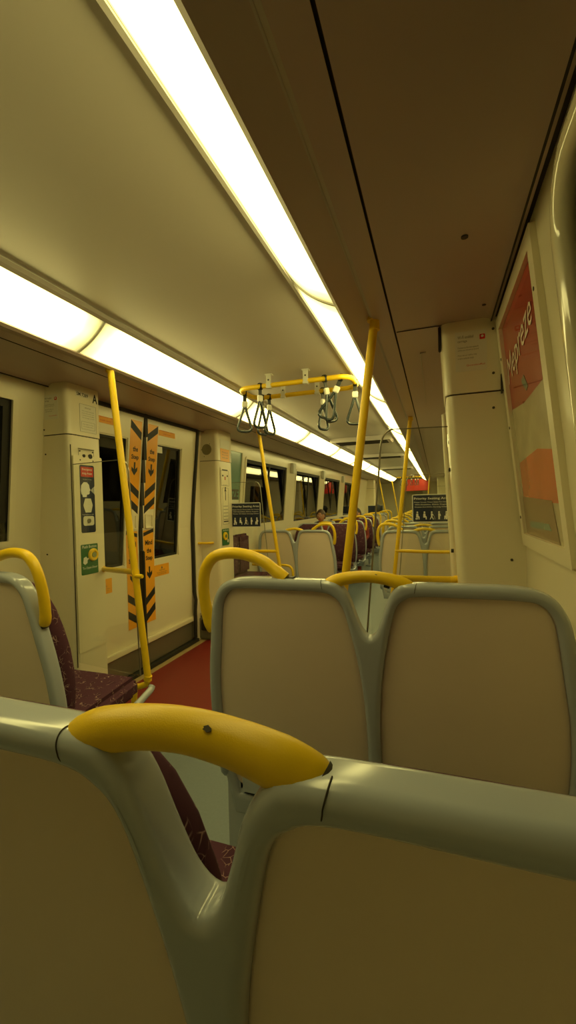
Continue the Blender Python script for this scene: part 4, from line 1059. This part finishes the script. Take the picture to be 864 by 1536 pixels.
# ------------------------------------------------------------------ passengers far down the left side
def person(x, y, zs, face, label, cloth, hairm, hat=False, lean=0.):
    """seated person, face = +1 looks toward +y, -1 toward the camera; zs = seat height"""
    root = empty('person', (x, y, zs)); f = face
    def P(a, b_, c): return Vector((x + a, y + f*b_, zs + c))
    def skin_mesh(nodes, edges, sub=2):
        me = bpy.data.meshes.new('s'); me.from_pydata([n[0] for n in nodes], edges, [])
        o = bpy.data.objects.new('s', me); C.objects.link(o)
        md = o.modifiers.new('s', 'SKIN'); sl = me.skin_vertices[0].data
        for i, n in enumerate(nodes): sl[i].radius = n[1] if isinstance(n[1], tuple) else (n[1], n[1]); sl[i].use_root = (i == 0)
        sb = o.modifiers.new('b', 'SUBSURF'); sb.levels = sub
        dg = bpy.context.evaluated_depsgraph_get(); em = bpy.data.meshes.new_from_object(o.evaluated_get(dg))
        bm = NB(); bm.from_mesh(em); bpy.data.objects.remove(o); bpy.data.meshes.remove(me); bpy.data.meshes.remove(em); return bm
    N = [(P(0, .0, .09), (.15, .11)), (P(0, .0, .25), (.14, .10)), (P(0, -.01, .42), (.15, .105)), (P(0, -.01, .50), (.10, .08)), (P(0, .0, .56), .052), (P(0, .015, .62), .050)]
    E_ = [(0, 1), (1, 2), (2, 3), (3, 4), (4, 5)]
    for s in (-1, 1):
        k = len(N); N += [(P(s*.17, -.01, .47), .058), (P(s*.21, .02, .25), .045), (P(s*.15, .20, .16), .035), (P(s*.11, .28, .15), .026)]
        E_ += [(3, k), (k, k+1), (k+1, k+2), (k+2, k+3)]
        k = len(N); N += [(P(s*.09, .10, .07), .085), (P(s*.10, .42, .07), .062), (P(s*.10, .45, -.16), .052), (P(s*.10, .43, -.38), .038), (P(s*.10, .53, -.41), .036)]
        E_ += [(0, k), (k, k+1), (k+1, k+2), (k+2, k+3), (k+3, k+4)]
    body = obj('body', skin_mesh(N, E_), M[cloth], root)
    hb = NB()
    c = P(0, .03+lean, .72)
    r = bmesh.ops.create_icosphere(hb, subdivisions=3, radius=1)
    for v in r['verts']:
        q = v.co.copy(); w_ = .078*(1 - .22*max(0, -q.z)); v.co = Vector((c.x + q.x*w_, c.y + q.y*.095, c.z + q.z*.115))
    for s in (-1, 1):
        rr = bmesh.ops.create_icosphere(hb, subdivisions=1, radius=1)
        for v in rr['verts']: v.co = Vector((c.x + s*.078 + v.co.x*.010, c.y + v.co.y*.018, c.z - .005 + v.co.z*.030))
    rr = bmesh.ops.create_icosphere(hb, subdivisions=1, radius=1)
    for v in rr['verts']: v.co = Vector((c.x + v.co.x*.014, c.y + f*(.096 + v.co.y*.5*f*.03), c.z - .02 + v.co.z*.028))
    for s in (-1, 1):
        k = NB()
        wr = P(s*.11, .28, .15)
        nodes = [(wr, .022), (wr + Vector((-s*.02, f*.05, -.01)), .026)]; ed = [(0, 1)]
        for j in range(4):
            k0 = len(nodes); o_ = (j-1.5)*.017; ln = (.030, .036, .034, .026)[j]
            nodes += [(wr + Vector((-s*.025+o_, f*.085, -.012)), .0085), (wr + Vector((-s*.027+o_, f*(.085+ln), -.025)), .0078), (wr + Vector((-s*.028+o_, f*(.088+ln*1.5), -.045)), .007)]
            ed += [(1, k0), (k0, k0+1), (k0+1, k0+2)]
        k0 = len(nodes); nodes += [(wr + Vector((-s*.055, f*.04, -.012)), .0095), (wr + Vector((-s*.068, f*.065, -.022)), .008)]; ed += [(0, k0), (k0, k0+1)]
        k.free(); hm = skin_mesh(nodes, ed, 1); obj('hand', hm, M['skin'], body)
    head = obj('head', hb, M['skin'], root)
    for s in (-1, 1):
        b = NB(); rr = bmesh.ops.create_icosphere(b, subdivisions=1, radius=.010)
        for v in rr['verts']: v.co += Vector((c.x+s*.03, c.y+f*.084, c.z+.008))
        obj('eye', b, M['white'], head)
        b = NB(); rr = bmesh.ops.create_icosphere(b, subdivisions=1, radius=.005)
        for v in rr['verts']: v.co += Vector((c.x+s*.03, c.y+f*.093, c.z+.008))
        obj('pupil', b, M['black'], head)
    b = NB(); tube(b, [(c.x-.024, c.y+f*.083, c.z-.058), (c.x, c.y+f*.091, c.z-.060), (c.x+.024, c.y+f*.083, c.z-.058)], .0045, 6); obj('mouth', b, M['redp'], head)
    b = NB(); r = bmesh.ops.create_icosphere(b, subdivisions=3, radius=1)
    for v in r['verts']:
        q = v.co.copy(); front = q.y*f
        cut = .25 if front > .2 else -.45
        z = max(q.z, cut + .2*math.sin(q.x*9)*.1)
        v.co = Vector((c.x + q.x*.089*(1.05 if z <= cut+.05 else 1), c.y - f*.012 + q.y*.104, c.z + z*.13))
    obj('hair', b, M[hairm], root)
    if hat:
        b = NB(); r = bmesh.ops.create_icosphere(b, subdivisions=3, radius=1)
        for v in r['verts']: v.co = Vector((c.x + v.co.x*.105, c.y + v.co.y*.118, c.z + .03 + max(0, v.co.z)*.115))
        obj('cap', b, M['cloth'], root)
    return tag(root, label, 'person')
person(-.56, 9.15-.34, .395, -1, 'person with short dark hair sitting by the aisle, facing the camera', 'cloth2', 'hair')
person(-.58, 11.9+.34, .41, 1, 'person in a dark cap sitting farther down on the left', 'cloth', 'hair', hat=True)
person(-1.05, 8.10-.34, .395, -1, 'dark haired person low in the window seat beside the left windows', 'cloth2', 'hair2')

# ------------------------------------------------------------------ world, camera, view
w = bpy.data.worlds.new('night'); bpy.context.scene.world = w; w.use_nodes = True
w.node_tree.nodes['Background'].inputs[0].default_value = (.003, .003, .003, 1)
w.node_tree.nodes['Background'].inputs[1].default_value = 1.0

cx_, cy_ = 432, 768; vf, vx = (655, 750), (-1400, 800)
f = math.sqrt((vf[0]-cx_)*(cx_-vx[0]) - (cy_-vf[1])*(cy_-vx[1]))
Yv = Vector((vf[0]-cx_, cy_-vf[1], -f)).normalized(); Xv = -Vector((vx[0]-cx_, cy_-vx[1], -f)).normalized()
Xv = (Xv - Yv*Xv.dot(Yv)).normalized(); Zv = Xv.cross(Yv)
R3 = Matrix((Xv, Yv, Zv))            # camera space -> carriage space
cam = bpy.data.cameras.new('camera'); co = bpy.data.objects.new('camera', cam); C.objects.link(co)
co.matrix_world = Matrix.Translation((1.0, 0, 1.36)) @ R3.to_4x4()
cam.sensor_fit = 'VERTICAL'; cam.sensor_height = 36; cam.sensor_width = 36*864/1536; cam.lens = f/1536*36; cam.clip_start = .02
bpy.context.scene.camera = co
vs = bpy.context.scene.view_settings
vs.view_transform = 'Standard'; vs.look = 'None'; vs.exposure = 0.0; vs.gamma = 1.0; vs.use_curve_mapping = False
cy = bpy.context.scene.cycles
cy.max_bounces = 10; cy.diffuse_bounces = 5; cy.glossy_bounces = 4; cy.transparent_max_bounces = 16
cy.caustics_reflective = False; cy.caustics_refractive = False
